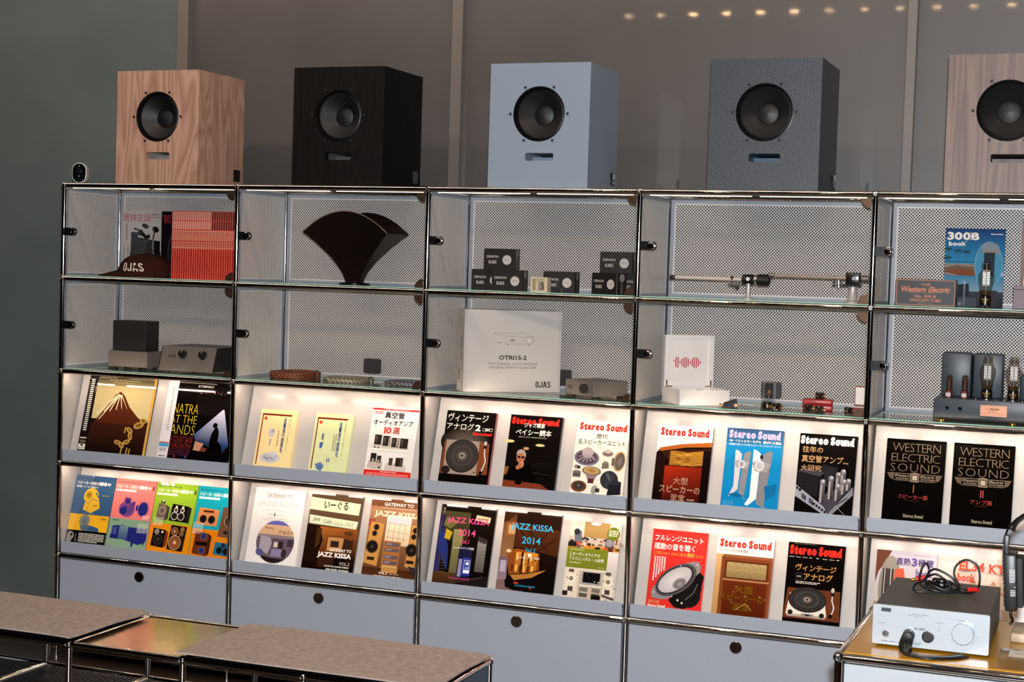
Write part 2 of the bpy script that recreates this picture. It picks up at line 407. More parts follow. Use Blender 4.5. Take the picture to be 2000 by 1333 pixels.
struct(MB().box(-4, 9, -9, YW + .1, 3.3, 3.35).build('ceiling', mat('ceiling_paint', '#6a615a', .8)))
struct(MB().box(-4.1, -4, -9, YW + .1, 0, 3.3).build('wall_side_left', mat('side_wall_paint', '#5c5550', .7)))
struct(MB().box(9, 9.1, -9, YW + .1, 0, 3.3).build('wall_side_right', mat('side_wall_paint', '#5c5550', .7)))
struct(MB().box(-4, 9, -9.1, -9, 0, 3.3).build('wall_front', mat('front_wall_paint', '#6a5a4c', .7)))
tr = thing('ceiling_light_track', 'black ceiling track with a row of small warm spotlights mirrored in the wall', 'light', (0, -3.89, 3.3))
MB().box(.3, 3.9, -.03, .03, -.03, -.001).build('rail', black, tr)
for i in range(14):
    h = MB().lathe([(.02, -.031), (.03, -.075), (.034, -.08)], (.6 + .22 * i, 0, 0), 'Z', 14).build('lamp_housing', black, tr, 40)
    MB().lathe([(.001, -.0815), (.027, -.0815)], (.6 + .22 * i, 0, 0), 'Z', 14).build('lamp_lens', lampm if 2 <= i <= 5 else lampd, h)

# ================================================================== the modular shelving unit
NC, NR, WX, HZ, DY = 5, 5, .75, .35, .35
unit = thing('shelving_unit', 'long chrome tube shelving unit with grey panels and glass doors along the wall', 'shelf')
RT = .0095
def tube_mesh(L, name='tube', r=RT):
    return MB().cyl((0, 0, .010), (0, 0, L - .010), r, 20).mesh(name, chrome, 40)
def ball_mesh():
    b = MB().ball((0, 0, 0), .0128, 20, 12); b.use(1)
    for d in ((0, -1, 0),):
        b.lathe([(.0058, -.0118), (.0058, -.0136), (.0042, -.0136), (.0042, -.0125), (.0001, -.0125)], (0, 0, 0), 'Y', 14)
    return b.mesh('ball_joint', [chrome, chrome_s], 40)
TW, TH, TD, BJ = tube_mesh(WX), tube_mesh(HZ), tube_mesh(DY), ball_mesh()
RX, RY_ = Matrix.Rotation(PI / 2, 4, 'Y'), Matrix.Rotation(-PI / 2, 4, 'X')
def nz(j): return ZT - HZ * j
for i in range(NC + 1):
    for j in range(NR + 1):
        x, z = WX * i, nz(j)
        for y in (0, DY):
            ob('ball_joint', BJ, unit, (x, y, z))
            if i < NC: ob('tube', TW, unit, M=Matrix.Translation((x, y, z)) @ RX)
            if j < NR: ob('tube', TH, unit, (x, y, z - HZ))
        ob('tube', TD, unit, M=Matrix.Translation((x, 0, z)) @ RY_)
    for y in (0, DY):
        MB().lathe([(.012, -nz(NR)), (.012, -nz(NR) + .006), (.005, -nz(NR) + .008), (.005, -.008)], (0, 0, 0), 'Z', 14).build('foot', chrome_s, unit, 40, (WX * i, y, nz(NR)))
HOLE_SHADE = MB().box(-.364, .364, .0035, .0045, -.164, .164).mesh('hole_shade_sheet', mat('hole_shade_dark', '#1c1c1d', .9))  # added dark sheet, stands in for the shade behind the back panel holes
BP = MB().box(-.363, .363, -.0008, .0008, -.163, .163).mesh('perforated_back_panel', perf_back)
SPm = MB().box(-.0008, .0008, -.163, .163, -.163, .163).mesh('perforated_side_panel', perf_side)
BS = MB().rbox(-.365, .365, -.003, .003, -.165, .165, .001, 1).mesh('back_panel', greyp)
SSm = MB().rbox(-.003, .003, -.165, .165, -.165, .165, .001, 1).mesh('side_panel', greyl)
# thin folded rims round the perforated sheets
def rim(hw, hh, axis):
    b = MB(); t = .011
    for (a0, a1, c0, c1) in ((-hw, hw, hh - t, hh), (-hw, hw, -hh, -hh + t), (-hw, -hw + t, -hh + t, hh - t), (hw - t, hw, -hh + t, hh - t)):
        if axis == 'X': b.box(a0, a1, -.004, .002, c0, c1)
        else: b.box(-.004, .004, a0, a1, c0, c1)
    return b.mesh('panel_rim', greyp)
RB, RS = rim(.366, .166, 'X'), rim(.166, .166, 'Y')
def shelf_mesh():
    b = MB().box(-.364, .364, -.167, .166, -.005, 0)
    b.mi = [0, 0, 1, 1, 1, 1]; return b.mesh('glass_shelf', [shelfg, gl_edge])
GS = shelf_mesh()
def door_mesh():
    b = MB().box(.012, .738, -.003, .002, .013, .337); b.mi = [1, 1, 0, 0, 0, 0]; return b.mesh('glass_door', [glass, gl_edge])
GD = door_mesh()
LKP = MB().plate([(.006, -.0145)] + [(.048 + .0145 * math.cos(t), .0145 * math.sin(t)) for t in [(-PI / 2 + PI * k / 10) for k in range(11)]] + [(.006, .0145)], [], -.0085, -.0032).mesh('lock_plate', mat('lock_black', '#0c0d10', .25))
LKK = MB().lathe([(.0125, -.0086), (.0125, -.0165), (.011, -.0175), (.0035, -.0175), (.003, -.0160), (.0005, -.0160)], (.047, 0, 0), 'Y', 20).mesh('lock_knob', chrome, 40)
hm = mat('hinge_metal', '#6a5040', .25, .8)
def hinge(top):
    pts = [(0, 0)] + [(-.030 * math.cos(t), (-1 if top else 1) * .030 * math.sin(t)) for t in [PI / 2 * k / 8 for k in range(9)]]
    return MB().plate(pts, [], -.0075, -.0032).lathe([(.003, -.0076), (.003, -.009)], (-.008, 0, -.008 if top else .008), 'Y', 10).mesh('hinge', hm, 40)
HT, HB = hinge(True), hinge(False)
TH_ = math.atan(.278); U_ = Vector((0, math.sin(TH_), math.cos(TH_))); NO = Vector((0, -math.cos(TH_), math.sin(TH_)))
def rack_point(row, s, t=0.0):             # on the sloping rack of rows 2 and 3: s up the slope, t out of it
    return Vector((0, .044, .790 - .35 * row)) + U_ * s + NO * t
def rack_meshes():
    b0 = rack_point(0, -.012); tp = rack_point(0, .297); lip = b0 + NO * .0405
    th = -NO * .003
    def ext(poly, m, name):
        vs = [(x, p.y, p.z - .74) for x in (.014, .736) for p in poly]; n = len(poly)
        fs = [tuple(range(n))[::-1], tuple(range(n, 2 * n))] + [(k, (k + 1) % n, n + (k + 1) % n, n + k) for k in range(n)]
        return MB().add(vs, fs).mesh(name, m)
    pan = ext([b0, tp, tp + th, b0 + th], rackm, 'display_panel')
    lp = ext([Vector((0, -.001, .7515)), Vector((0, -.001, .794)), Vector((0, .0015, .794)), lip, b0, b0 - U_ * .002, lip - U_ * .003, Vector((0, .0015, .7515))], greyp, 'front_lip')
    return pan, lp
RPn, RLp = rack_meshes()
LEDT = MB().box(.028, .362, .0115, .0195, -.0118, -.009).mesh('led_strip', ledd); LEDM = MB().box(.028, .362, .0115, .0195, -.0095, -.005).mesh('led_strip', ledd)
def led_mesh(x0, x1):
    b = MB().box(x0, x1, .0125, .0175, -.0095, -.0065); b.mi = [0, 1, 1, 0, 1, 1]; return b.mesh('led_strip', [ledm, chrome_s])
LEDS = [led_mesh(x0, x1) for x0, x1 in ((.016, .095), (.15, .32), (.375, .545), (.60, .735))]
KNB = MB().lathe([(.0195, -.004), (.0195, -.0095), (.018, -.011), (.0055, -.011), (.005, -.0095), (.0005, -.0095)], (0, 0, 0), 'Y', 22).mesh('lock_knob', mat('knob_chrome', '#8a7a6c', .12, 1.0), 40)
FRT = MB().rbox(.0125, .7375, -.004, .006, .0125, .3375, .0015, 1).mesh('drop_front', greyp)
for i in range(NC):
    for j in range(3):
        ob('glass_shelf', GS, unit, (WX * (i + .5), .175, (ZT + .0095) if j == 0 else nz(j) + .012))
    for j in range(2):
        z = nz(j + 1)
        pb = ob('perforated_back_panel', BP, unit, (WX * (i + .5), DY, z + .175)); ob('panel_rim', RB, pb); ob('hole_shade_sheet', HOLE_SHADE, pb)
        for k in (0, 1): ob('led_strip', LEDM if j else LEDT, unit, (WX * i + .36 * k, 0, nz(j)))
        d = ob('glass_door', GD, unit, (WX * i, 0, z))
        lk = ob('lock_plate', LKP, d, (0, 0, .1755)); ob('lock_knob', LKK, d, (0, 0, .1755))
        ob('hinge', HT, d, (.7385, 0, .337)); ob('hinge', HB, d, (.7385, 0, .013))
    for j in (2, 3):
        z = nz(j + 1)
        r = ob('display_rack', RPn, unit, (WX * i, 0, z)); ob('front_lip', RLp, r)
        for m_ in LEDS: ob('led_strip', m_, unit, (WX * i, 0, nz(j)))
    for j in (2, 3, 4): ob('back_panel', BS, unit, (WX * (i + .5), DY, nz(j + 1) + .175))
    f = ob('drop_front', FRT, unit, (WX * i, 0, nz(5))); ob('lock_knob', KNB, f, (.37, 0, .303))
    ob('bottom_panel', MB().box(.01, .74, .01, .34, -.003, .001).mesh('bottom_panel', greyp), unit, (WX * i, 0, nz(5)))
for i in range(NC + 1):
    for j in range(2):
        ps = ob('perforated_side_panel', SPm, unit, (WX * i, .175, nz(j + 1) + .175)); ob('panel_rim', RS, ps)
    for j in (2, 3, 4): ob('side_panel', SSm, unit, (WX * i, .175, nz(j + 1) + .175))
CVP = MB().plate(rrect(-.034, .034, -.028, .028, .008), [], -.012, -.003).mesh('cable_cover', mat('cover_plastic', '#2a2a2b', .6))
for x, z in ((1.134, 1.150), (1.882, 1.148), (2.630, 1.146)):
    ob('cable_cover', CVP, unit, (x, DY, z))

# ================================================================== speakers on top
oak = wood('oak_veneer', '#b8927c', '#8f6854', 7, .16, .4, 2.6, .3)
ash = wood('black_ash_veneer', '#0d0b09', '#040303', 8, .12, .6, 3, .3); nt(ash)[2].inputs['Specular IOR Level'].default_value = .15
walnut = wood('walnut_veneer', '#7d655a', '#584540', 14, .05, .5, 1.6, .55)
bluegrey = add_noise(mat('blue_grey_lacquer', '#7a8694', .5), 500, '#768290', '#7e8a98', bump=.05)
hammer = add_noise(mat('hammered_grey_paint', '#31363c', .45), 260, '#23272d', '#3a3f47', 3, bump=.8, lo=.4, hi=.6)
SW, SH, SD = .355, .415, .315
conem = mat('cone_paper', '#0b0c0e', .5); surm = mat('driver_frame', '#060607', .3, 0, .3)
def speaker(x, m, label, plate='chrome', port_in=None):
    t = thing('loudspeaker', label, 'speaker', (x, .03, 1.8), 0, 'loudspeakers on the shelving unit')
    cx, cz = SW / 2, .246; slot = (SW / 2 - .045, SW / 2 + .055, .090, .116)
    b = MB().plate([(0, 0), (SW, 0), (SW, SH), (0, SH)], [circ(cx, cz, .092, 48)[::-1], rrect(*slot, .006)[::-1]], 0, .022)
    b.build('front_baffle', m, t)
    b = MB().box(0, .018, .022, SD, 0, SH).box(SW - .018, SW, .022, SD, 0, SH).box(.018, SW - .018, .022, SD, SH - .018, SH)
    b.box(.018, SW - .018, .022, SD, 0, .018).box(.018, SW - .018, SD - .018, SD, .018, SH - .018).build('cabinet', m, t)
    d = MB().lathe([(.105, .0222), (.105, .030), (.0917, .030), (.0917, .0008), (.0895, .0002), (.0875, .003), (.085, .010), (.083, .016)], (cx, 0, cz), 'Y', 48, None, False).build('driver_frame', surm, t, 40)
    MB().lathe([(.083, .016), (.078, .013), (.073, .018), (.034, .052), (.0335, .050), (.02, .045), (.0005, .043)], (cx, 0, cz), 'Y', 40, None, False).build('cone', conem, d, 50)
    sm = MB().lathe([(.0045, 0), (.0045, -.003), (.003, -.0035), (.002, -.002), (.0003, -.002)], (0, 0, 0), 'Y', 12).mesh('bolt', black, 40)
    for k in range(6):
        a = PI / 3 * k; ob('bolt', sm, t, (cx + .1015 * math.cos(a), 0, cz + .1015 * math.sin(a)))
    x0, x1, z0, z1 = slot
    pm = port_in or m
    b = MB().box(x0 - .006, x0, .022, .16, z0 - .006, z1 + .006).box(x1, x1 + .006, .022, .16, z0 - .006, z1 + .006)
    b.box(x0, x1, .022, .16, z0 - .006, z0).box(x0, x1, .022, .16, z1, z1 + .006).box(x0, x1, .075, .08, z0, z1 - .009).build('port_duct', pm, t)
    tp = MB().rbox(SW, SW + .0025, .245, .292, .025, .070, .001, 1).build('terminal_plate', black if plate == 'black' else blackg, t)
    if plate == 'chrome':
        MB().rbox(SW + .0025, SW + .006, .252, .285, .045, .066, .0015, 1).rbox(SW + .0025, SW + .005, .258, .28, .029, .040, .001, 1).build('emblem', chrome, tp)
    return t
speaker(.205, oak, 'light oak veneered loudspeaker above the album covers, at the left end of the row', 'black', mat('port_grey', '#8f8a86', .5))
speaker(.951, ash, 'black ash veneered loudspeaker, second from the left on top of the shelf', 'dark', mat('port_dark', '#4a4a4c', .5))
speaker(1.702, bluegrey, 'pale blue-grey painted loudspeaker in the middle of the row')
speaker(2.461, hammer, 'dark grey speckled loudspeaker between the pale blue-grey and the walnut ones', 'chrome', mat('port_blue', '#3f5a6e', .5))
speaker(3.197, walnut, 'walnut veneered loudspeaker cut off by the right edge of the picture')
# small security camera
sc_ = thing('security_camera', 'small black oval security camera with white rim beside the oak loudspeaker', 'camera', (.031, .045, 1.8), .42)
def stad(r, h, n=10): return [(r * math.cos(PI * k / n), h + r * math.sin(PI * k / n)) for k in range(n + 1)] + [(r * math.cos(PI + PI * k / n), -h + r * math.sin(PI + PI * k / n)) for k in range(n + 1)]
up = Matrix.Translation((0, 0, .0385))
MB().plate(stad(.0265, .0115), [], 0, .045, up).build('shell', whiteg, sc_, 40)
MB().plate(stad(.0245, .0110), [], -.003, .001, up).build('face', blackg, sc_, 40)
MB().lathe([(.009, -.0032), (.009, -.005), (.007, -.0055), (.0005, -.004)], (0, 0, .046), 'Y', 18).build('lens', mat('lens_glass', '#101820', .03, 0, .8), sc_, 40)
for z in (.026, .064): MB().lathe([(.0025, -.0031), (.002, -.0042), (.0002, -.0044)], (0, 0, z), 'Y', 10).build('sensor_dot', mat('sensor_white', '#9aa0a8', .2), sc_, 40)
# two little clear stands beside the dark grey speaker
for x, lab in ((2.34, 'tiny clear acrylic stand on the shelf top, left of the dark grey loudspeaker'), (2.955, 'tiny clear acrylic stand on the shelf top, right of the dark grey loudspeaker')):
    st = thing('acrylic_stand', lab, 'stand', (x, .12, 1.8), .5, 'acrylic stands on the shelf top')
    MB().rbox(-.015, .015, -.012, .012, 0, .004, .001, 1).build('base', acryl, st); MB().rbox(-.003, .003, -.010, .010, .004, .036, .001, 1).build('upright', acryl, st)

# ================================================================== benches in front
def tubes_unit(root, xs, ys, zs, skip=lambda k: False):
    """chrome tube frame with a ball at every joint; each tube is one part"""
    cache = {}
    def tb(L):
        k = round(L, 4)
        if k not in cache: cache[k] = tube_mesh(L)
        return cache[k]
    for i, x in enumerate(xs):
        for j, y in enumerate(ys):
            for k, z in enumerate(zs):
                ob('ball_joint', BJ, root, (x, y, z))
                if i + 1 < len(xs): ob('tube', tb(xs[i + 1] - x), root, M=Matrix.Translation((x, y, z)) @ RX)
                if j + 1 < len(ys): ob('tube', tb(ys[j + 1] - y), root, M=Matrix.Translation((x, y, z)) @ RY_)
                if k + 1 < len(zs): ob('tube', tb(zs[k + 1] - z), root, (x, y, z))
bench = thing('bench', 'low chrome tube bench with an open lower shelf in front of the shelving unit', 'bench')
bx = [.054 + .395 * k for k in range(6)]; by = (-1.05, -.64)
tubes_unit(bench, bx, by, (.03, .17, .37))
for x in bx:
    for y in by: MB().lathe([(.012, .0), (.012, .006), (.005, .008), (.005, .022)], (0, 0, 0), 'Z', 14).build('foot', chrome_s, bench, 40, (x, y, 0))
polished = add_noise(mat('brushed_steel', '#b08a58', .2, 1.0), 60, '#a8824f', '#b8925f', 3, (1, 12, 1))
dkm = mat('dark_metal_panel', '#15171a', .4)
for k in range(5):
    MB().rbox(bx[k] + .010, bx[k + 1] - .010, by[0] + .010, by[1] - .010, .366, .3735, .001, 1).build('top_panel', polished if k == 2 else dkm, bench)
    tray = MB().box(bx[k] + .010, bx[k + 1] - .010, by[0] + .010, by[1] - .010, .168, .1705).build('lower_shelf', dkm, bench)
    b = MB()
    for q in range(22):
        x = bx[k] + .022 + q * .0165; b.box(x, x + .006, by[0] + .03, by[1] - .03, .1706, .1735)
    b.build('shelf_ribs', mat('rib_metal', '#2b2a2a', .3, .6), tray)['kind'] = 'stuff'
for x in (bx[0], bx[-1]): MB().rbox(x - .003, x + .003, by[0] + .010, by[1] - .010, .182, .36, .001, 1).build('end_panel', navy, bench)
felt = add_noise(mat('felt', '#a3958d', .95, 0, .1), 55, '#94867e', '#ab9d95', 8, bump=.6, lo=.3, hi=.7)
def pad(x0, x1, lab):
    t = thing('felt_seat_pad', lab, 'seat pad', (x0, -1.067, .3845), 0, 'felt seat pads on the bench')
    L, D = x1 - x0, .407; bm = bmesh.new(); nx, ny = 40, 20
    for j in range(ny + 1):
        for i in range(nx + 1):
            u, v = i / nx, j / ny; e = min(u, 1 - u) * L; sag = .0025 * math.exp(-e / .03) * (1 + .5 * math.sin(9 * v)) + .001 * math.sin(5 * u + 3 * v)
            bm.verts.new((u * L, v * D, .0125 - sag))
    bm.verts.ensure_lookup_table()
    for j in range(ny):
        for i in range(nx):
            a = j * (nx + 1) + i; bm.faces.new([bm.verts[k] for k in (a, a + 1, a + nx + 2, a + nx + 1)])
    ext = bmesh.ops.extrude_face_region(bm, geom=bm.faces[:])
    for v in [g for g in ext['geom'] if isinstance(g, bmesh.types.BMVert)]: v.co.z -= .0045
    bmesh.ops.recalc_face_normals(bm, faces=bm.faces[:])
    MB().bm(bm).build('felt_top', felt, t, 60)
    MB().rbox(.030, L - .030, .034, D - .012, -.004, .0072, .002, 1).build('backing', mat('pad_backing', '#0b0b0c', .9), t)
pad(.054, .857, 'grey-brown felt seat pad running out of the left edge of the picture')
pad(1.222, 2.040, 'grey-brown felt seat pad in the middle foreground, right of the bare metal panel')
tag(MB().rbox(0, .05, 0, .03, 0, .035, .002, 1).build('wooden_block', wood('block_wood', '#b9946a', '#8f6a45'), None, None, (1.30, -.84, .1738)), 'small light wooden block on the lower shelf of the bench', 'block')

# ================================================================== yellow-topped unit, right foreground
desk = thing('low_cabinet', 'chrome tube cabinet with a yellow top and white front in the right foreground', 'cabinet')
tubes_unit(desk, (3.2, 3.95), (-1.62, -1.12), (.04, .39, .74))
for x in (3.2, 3.95):
    for y in (-1.62, -1.12): MB().lathe([(.012, 0), (.012, .006), (.005, .008), (.005, .03)], (x, y, 0), 'Z', 14).build('foot', chrome_s, desk, 40)
yel = mat('yellow_lacquer', '#a8760e', .3, 0, .5, .2, .1)
MB().rbox(3.2085, 3.9415, -1.6115, -1.1285, .742, .75, .001, 1).build('top_panel', yel, desk)
wpan = mat('white_cabinet_panel', '#979da3', .4)
for z in (.04, .39):
    f = MB().rbox(3.212, 3.938, -1.624, -1.614, z + .012, z + .338, .0015, 1).build('front_panel', wpan, desk)
    ob('lock_knob', KNB, f, (3.575, -1.62, z + .303))
    MB().rbox(3.212, 3.938, -1.123, -1.117, z + .012, z + .338, .001, 1).build('back_panel', wpan, desk)
    for x in (3.2, 3.95): MB().rbox(x - .003, x + .003, -1.608, -1.132, z + .012, z + .338, .001, 1).build('side_panel', wpan, desk)

# ------------------------------------------------------------------ headphone amplifier on it
hp = thing('headphone_amplifier', 'silver-fronted headphone amplifier with a large volume knob on the yellow top', 'amplifier', (3.253, -1.525, .75))
W_, D_, H_ = .238, .338, .084; z0 = .006
MB().plate(rrect(0, W_, z0, z0 + H_, .004), [], 0, .006).build('front_panel', silver, hp)
casem = add_noise(mat('case_grey_metal', '#4c4845', .45, .3), 700, '#46423f', '#524e4a', bump=.2)
MB().rbox(.002, W_ - .002, .006, D_, z0 + .001, z0 + H_ - .001, .0015, 1).build('case', casem, hp)
for x in (.03, W_ - .03):
    for y in (.04, D_ - .04): MB().lathe([(.012, 0), (.013, .006)], (x, y, 0), 'Z', 14).build('foot', rubber, hp, 40)
MB().rbox(.017, .037, -.0008, .001, z0 + .070, z0 + .078, .0003, 1).build('display_window', mat('display_dark', '#3c4146', .2), hp)
MB().lathe([(.0072, 0), (.0072, -.003), (.0062, -.005), (.0005, -.0052)], (.028, 0, z0 + .024), 'Y', 20).build('power_button', chrome_s, hp, 40)
MB().lathe([(.0125, 0), (.0125, -.003), (.0105, -.0035), (.010, -.001), (.0003, -.001)], (.115, 0, z0 + .026), 'Y', 24).build('headphone_socket', black, hp, 40)
MB().lathe([(.0125, 0), (.0125, -.002), (.010, -.002)], (.076, 0, z0 + .026), 'Y', 24).build('headphone_socket', black, hp, 40)
MB().lathe([(.0245, 0), (.0245, -.003), (.0225, -.003), (.0225, -.015), (.0212, -.0165), (.0005, -.0165)], (.186, 0, z0 + .042), 'Y', 40).build('volume_knob', silver, hp, 40)
a = Art(W_, H_)
tx = '#4a4e54'
a.L(.05, .46, .11, .475, 1, tx); a.O(.077, .505, .004, '#b07a30'); a.L(.34, .155, .50, .17, 1, tx); a.L(.30, .195, .43, .21, 1, tx, seed=3); a.O(.37, .235, .005, '#a03028')
a.S([(.37, .20), (.5, .165)], .002, '#8d9298'); a.S([(.62, .165), (.76, .21)], .002, '#8d9298')
a.L(.545, .31, .61, .325, 1, tx); a.O(.575, .41, .004, '#33373c'); a.O(.575, .5, .004, '#33373c'); a.L(.74, .20, .80, .215, 1, tx); a.O(.77, .245, .005, '#33373c')
a.L(.36, .50, .46, .56, 2, tx); a.L(.08, .905, .47, .93, 1, tx, seed=5); a.L(.36, .87, .43, .93, 2, '#7a7f86', seed=8)
for k in range(11):
    t = math.radians(140 + 26 * k); a.O(.78 + .125 * math.cos(t), .5 + .34 * math.sin(t), .0028, '#5a5f66')
a.obj('panel_printing', hp, prntm, Matrix.Translation((0, -.0001, z0)))
# plug and flat ribbon cable hanging from the left socket
pc = thing('headphone_cable', 'flat black ribbon cable with a round plug in the left socket of the silver amplifier', 'cable', (3.253, -1.525, .75))
MB().lathe([(.0095, -.0025), (.0118, -.004), (.0118, -.022), (.009, -.026), (.0005, -.027)], (.076, 0, z0 + .026), 'Y', 22).build('plug', black, pc, 40)
pts = [(.076, -.020, .030), (.0755, -.036, .026), (.075, -.045, .015), (.080, -.050, .0045), (.095, -.056, .0024), (.120, -.060, .0024), (.150, -.050, .0024), (.175, -.030, .0024), (.19, -.008, .0024)]
def cat(P, n=6):
    P = [Vector(p) for p in P]; out = []
    for i in range(len(P) - 1):
        a_, b_, c_, d_ = P[max(i - 1, 0)], P[i], P[i + 1], P[min(i + 2, len(P) - 1)]
        for k in range(n):
            t = k / n; out.append(.5 * ((2 * b_) + (c_ - a_) * t + (2 * a_ - 5 * b_ + 4 * c_ - d_) * t * t + (3 * b_ - a_ - 3 * c_ + d_) * t ** 3))
    return out + [P[-1]]
path = cat(pts)
for q in range(8):
    off = (q - 3.5) * .0034; pp = []
    for i, p in enumerate(path):
        t = (path[min(i + 1, len(path) - 1)] - path[max(i - 1, 0)]).normalized(); f = min(1, max(0, (i - 10) / 8.0))
        side = (Vector((1, 0, 0)) * (1 - f) + Vector((-t.y, t.x, 0)).normalized() * f).normalized()
        pp.append(p + side * off)
    MB().sweep(pp, .0018, 6).build('wire', mat('cable_black', '#0c0c0d', .35), pc, 60)
# tangled interconnect cable on top of the amplifier
tc_ = thing('audio_cable', 'tangled black audio cable with red plugs lying on the grey amplifier case', 'cable', (3.253, -1.525, .75 + z0 + H_))
cb = mat('cable_black', '#0c0c0d', .35)
loops = [[(.085, .215, .022), (.062, .20, .012), (.066, .17, .003), (.10, .175, .003), (.15, .195, .004), (.185, .215, .004), (.196, .24, .02), (.19, .255, .055), (.165, .255, .068), (.145, .245, .055), (.142, .235, .035), (.155, .225, .012), (.15, .20, .003), (.11, .18, .006), (.075, .19, .015), (.072, .21, .04), (.08, .22, .058), (.088, .225, .045), (.086, .22, .03)],
         [(.075, .235, .018), (.09, .225, .03), (.105, .22, .035), (.125, .215, .025), (.14, .205, .008), (.12, .185, .004), (.09, .19, .008), (.085, .21, .03), (.10, .23, .045), (.135, .235, .030), (.152, .23, .012), (.175, .232, .006), (.182, .228, .006)],
         [(.08, .20, .006), (.11, .19, .010), (.14, .195, .008), (.155, .21, .012), (.13, .225, .022), (.10, .22, .018), (.085, .205, .014), (.10, .19, .016), (.13, .19, .006), (.165, .205, .004)],
         [(.085, .21, .01), (.1, .2, .022), (.12, .205, .028), (.14, .21, .018), (.12, .22, .01), (.09, .215, .02), (.1, .205, .012)]]
for lp in loops: MB().sweep(cat(lp, 8), .0026, 7).build('cable_loop', cb, tc_, 60)
MB().rbox(.098, .128, .198, .214, .004, .030, .004, 2).build('cable_tie', blackg, tc_, 60)
redp = mat('red_plug', '#b01c1c', .35)
for p, d in (((.060, .232, .018), (.022, .006, .006)), ((.176, .226, .007), (.02, -.012, .004))):
    p, d = Vector(p), Vector(d)
    g = MB().cyl(p, p + d, .0058, 14, .0048).build('plug', redp, tc_, 40)
    MB().cyl(p - d * .45, p - d * .02, .0036, 12).build('plug_tip', brass if p.x < .1 else chrome_s, g, 40)
# headphones on a wooden stand, cut by the right edge
ws = thing('headphone_stand', 'light wooden headphone stand on the yellow top at the right edge', 'stand', (3.585, -1.29, .75))
MB().rbox(-.062, .062, -.06, .06, 0, .022, .006, 3).build('base', wood('birch_ply', '#b8a48e', '#94806a', 9, 1.0), ws, 60)
MB().rbox(-.012, .012, -.012, .012, .0222, .26, .003, 2).build('post', wood('birch_ply', '#b8a48e', '#94806a'), ws, 60)
MB().rbox(-.03, .03, -.02, .02, .2602, .275, .006, 3).build('cradle', wood('birch_ply', '#b8a48e', '#94806a'), ws, 60)
hd = thing('headphones', 'black headphones with rectangular earcups hanging on the wooden stand', 'headphones', (3.585, -1.29, .75))
arc = [(.088 * math.cos(PI * k / 16), 0, .205 + .082 * math.sin(PI * k / 16)) for k in range(17)]
MB().sweep(arc, .0022, 8).build('headband_wire', blackg, hd, 60)
st = [(.07 * math.cos(PI * k / 12), 0, .235 + .047 * math.sin(PI * k / 12)) for k in range(13)]
MB().sweep(st, .009, 8, flat=.25).build('head_strap', black, hd, 60)
for sg in (-1, 1):
    M_ = Matrix.Translation((sg * .068, 0, .125)) @ Matrix.Rotation(sg * .06, 4, 'Y')
    cu = MB().rbox(-.013, .013, -.036, .036, -.062, .062, .004, 2, M_).build('earcup', black, hd, 40)
    MB().rbox(-.007, .007, -.031, .031, -.055, .055, .004, 2, M_ @ Matrix.Translation((-sg * .019, 0, 0))).build('ear_pad', mat('ear_pad', '#171718', .7), cu, 40)
    b = MB()
    for q in range(14): b.box(-.002, .002, -.028, .028, -.052 + q * .0078, -.049 + q * .0078, M_ @ Matrix.Translation((sg * .0142, 0, 0)))
    b.build('grille_bars', mat('grille_dark', '#26282a', .35), cu)
    M2 = Matrix.Translation((sg * .082, 0, .195))
    MB().sweep([M2 @ Vector(p) for p in ((0, 0, .02), (sg * .004, 0, 0), (sg * .003, -.002, -.035), (0, -.003, -.07))], .0055, 8, flat=.4).build('yoke', mat('yoke_plastic', '#20262b', .4), hd, 60)
    MB().rbox(-.006, .006, -.008, .008, -.022, .03, .002, 2, M2).build('slider', black, hd, 40)
    a = Art(.012, .06); a.L(.0, .0, 1.0, .5, 10, '#c9cdd0', .5, 4); a.L(.1, .75, 1.0, 1.0, 4, '#c9cdd0', .5, 5); a.O(.9, .64, .14, '#9aa0a4')
    a.obj('side_marking', cu, prntm, M_ @ Matrix.Translation((-.002, -.0362, -.03)))
    MB().sweep(cat([(sg * .066, 0, .064), (sg * .066, -.002, .048), (sg * .062, .004, .035), (sg * .068, .004, .026)], 6), .0032, 8).build('cable', cb, hd, 60)
ab = thing('acrylic_block', 'clear acrylic sign block at the front of the yellow top, right edge', 'block', (3.513, -1.60, .75))
MB().rbox(0, .16, 0, .095, 0, .022, .002, 2).build('block', acryl, ab, 40)
a = Art(.12, .06); a.R(0, 0, 1, 1, '#c9c2b6'); a.L(.1, .35, .85, .55, 2, '#8a8378')
a.obj('insert_card', ab, prntm, Matrix.Translation((.02, .02, .0222)) @ Matrix.Rotation(-PI / 2, 4, 'X'))

# ================================================================== printed matter: covers drawn as flat print on real books
TILT = Matrix.Rotation(-TH_, 4, 'X')
SSR = '#d8342c'
def bookbody(name, W, H, T, cover, M, spine):
    root = ob(name, None, None, M=M); root.empty_display_size = .03; g = .0012
    cm = mat('cover_' + (spine or cover), spine or cover, .3)
    MB().box(0, W, 0, .0004, 0, H).box(0, W, T - .0006, T - .0002, 0, H).box(W - .0004, W, .0004, T - .0006, 0, H).build('cover', cm, root)
    MB().box(.0008, W - .0006, .0005, T - .0007, g, H - g).build('pages', paper, root)
    return root
def book(name, art, x, row, T, cover, label, cat='magazine', group='magazines on the sloping display racks', spine=None, m=None):
    p = rack_point(row, -.012, T)
    o = bookbody(name, art.W, art.H, T, cover, Matrix.Translation((x, p.y, p.z)) @ TILT, spine)
    tag(o, label, cat, group); art.obj('cover_print', o, m); return o
WH, BK, CR = '#efece6', '#0d0b0a', '#ece4d4'
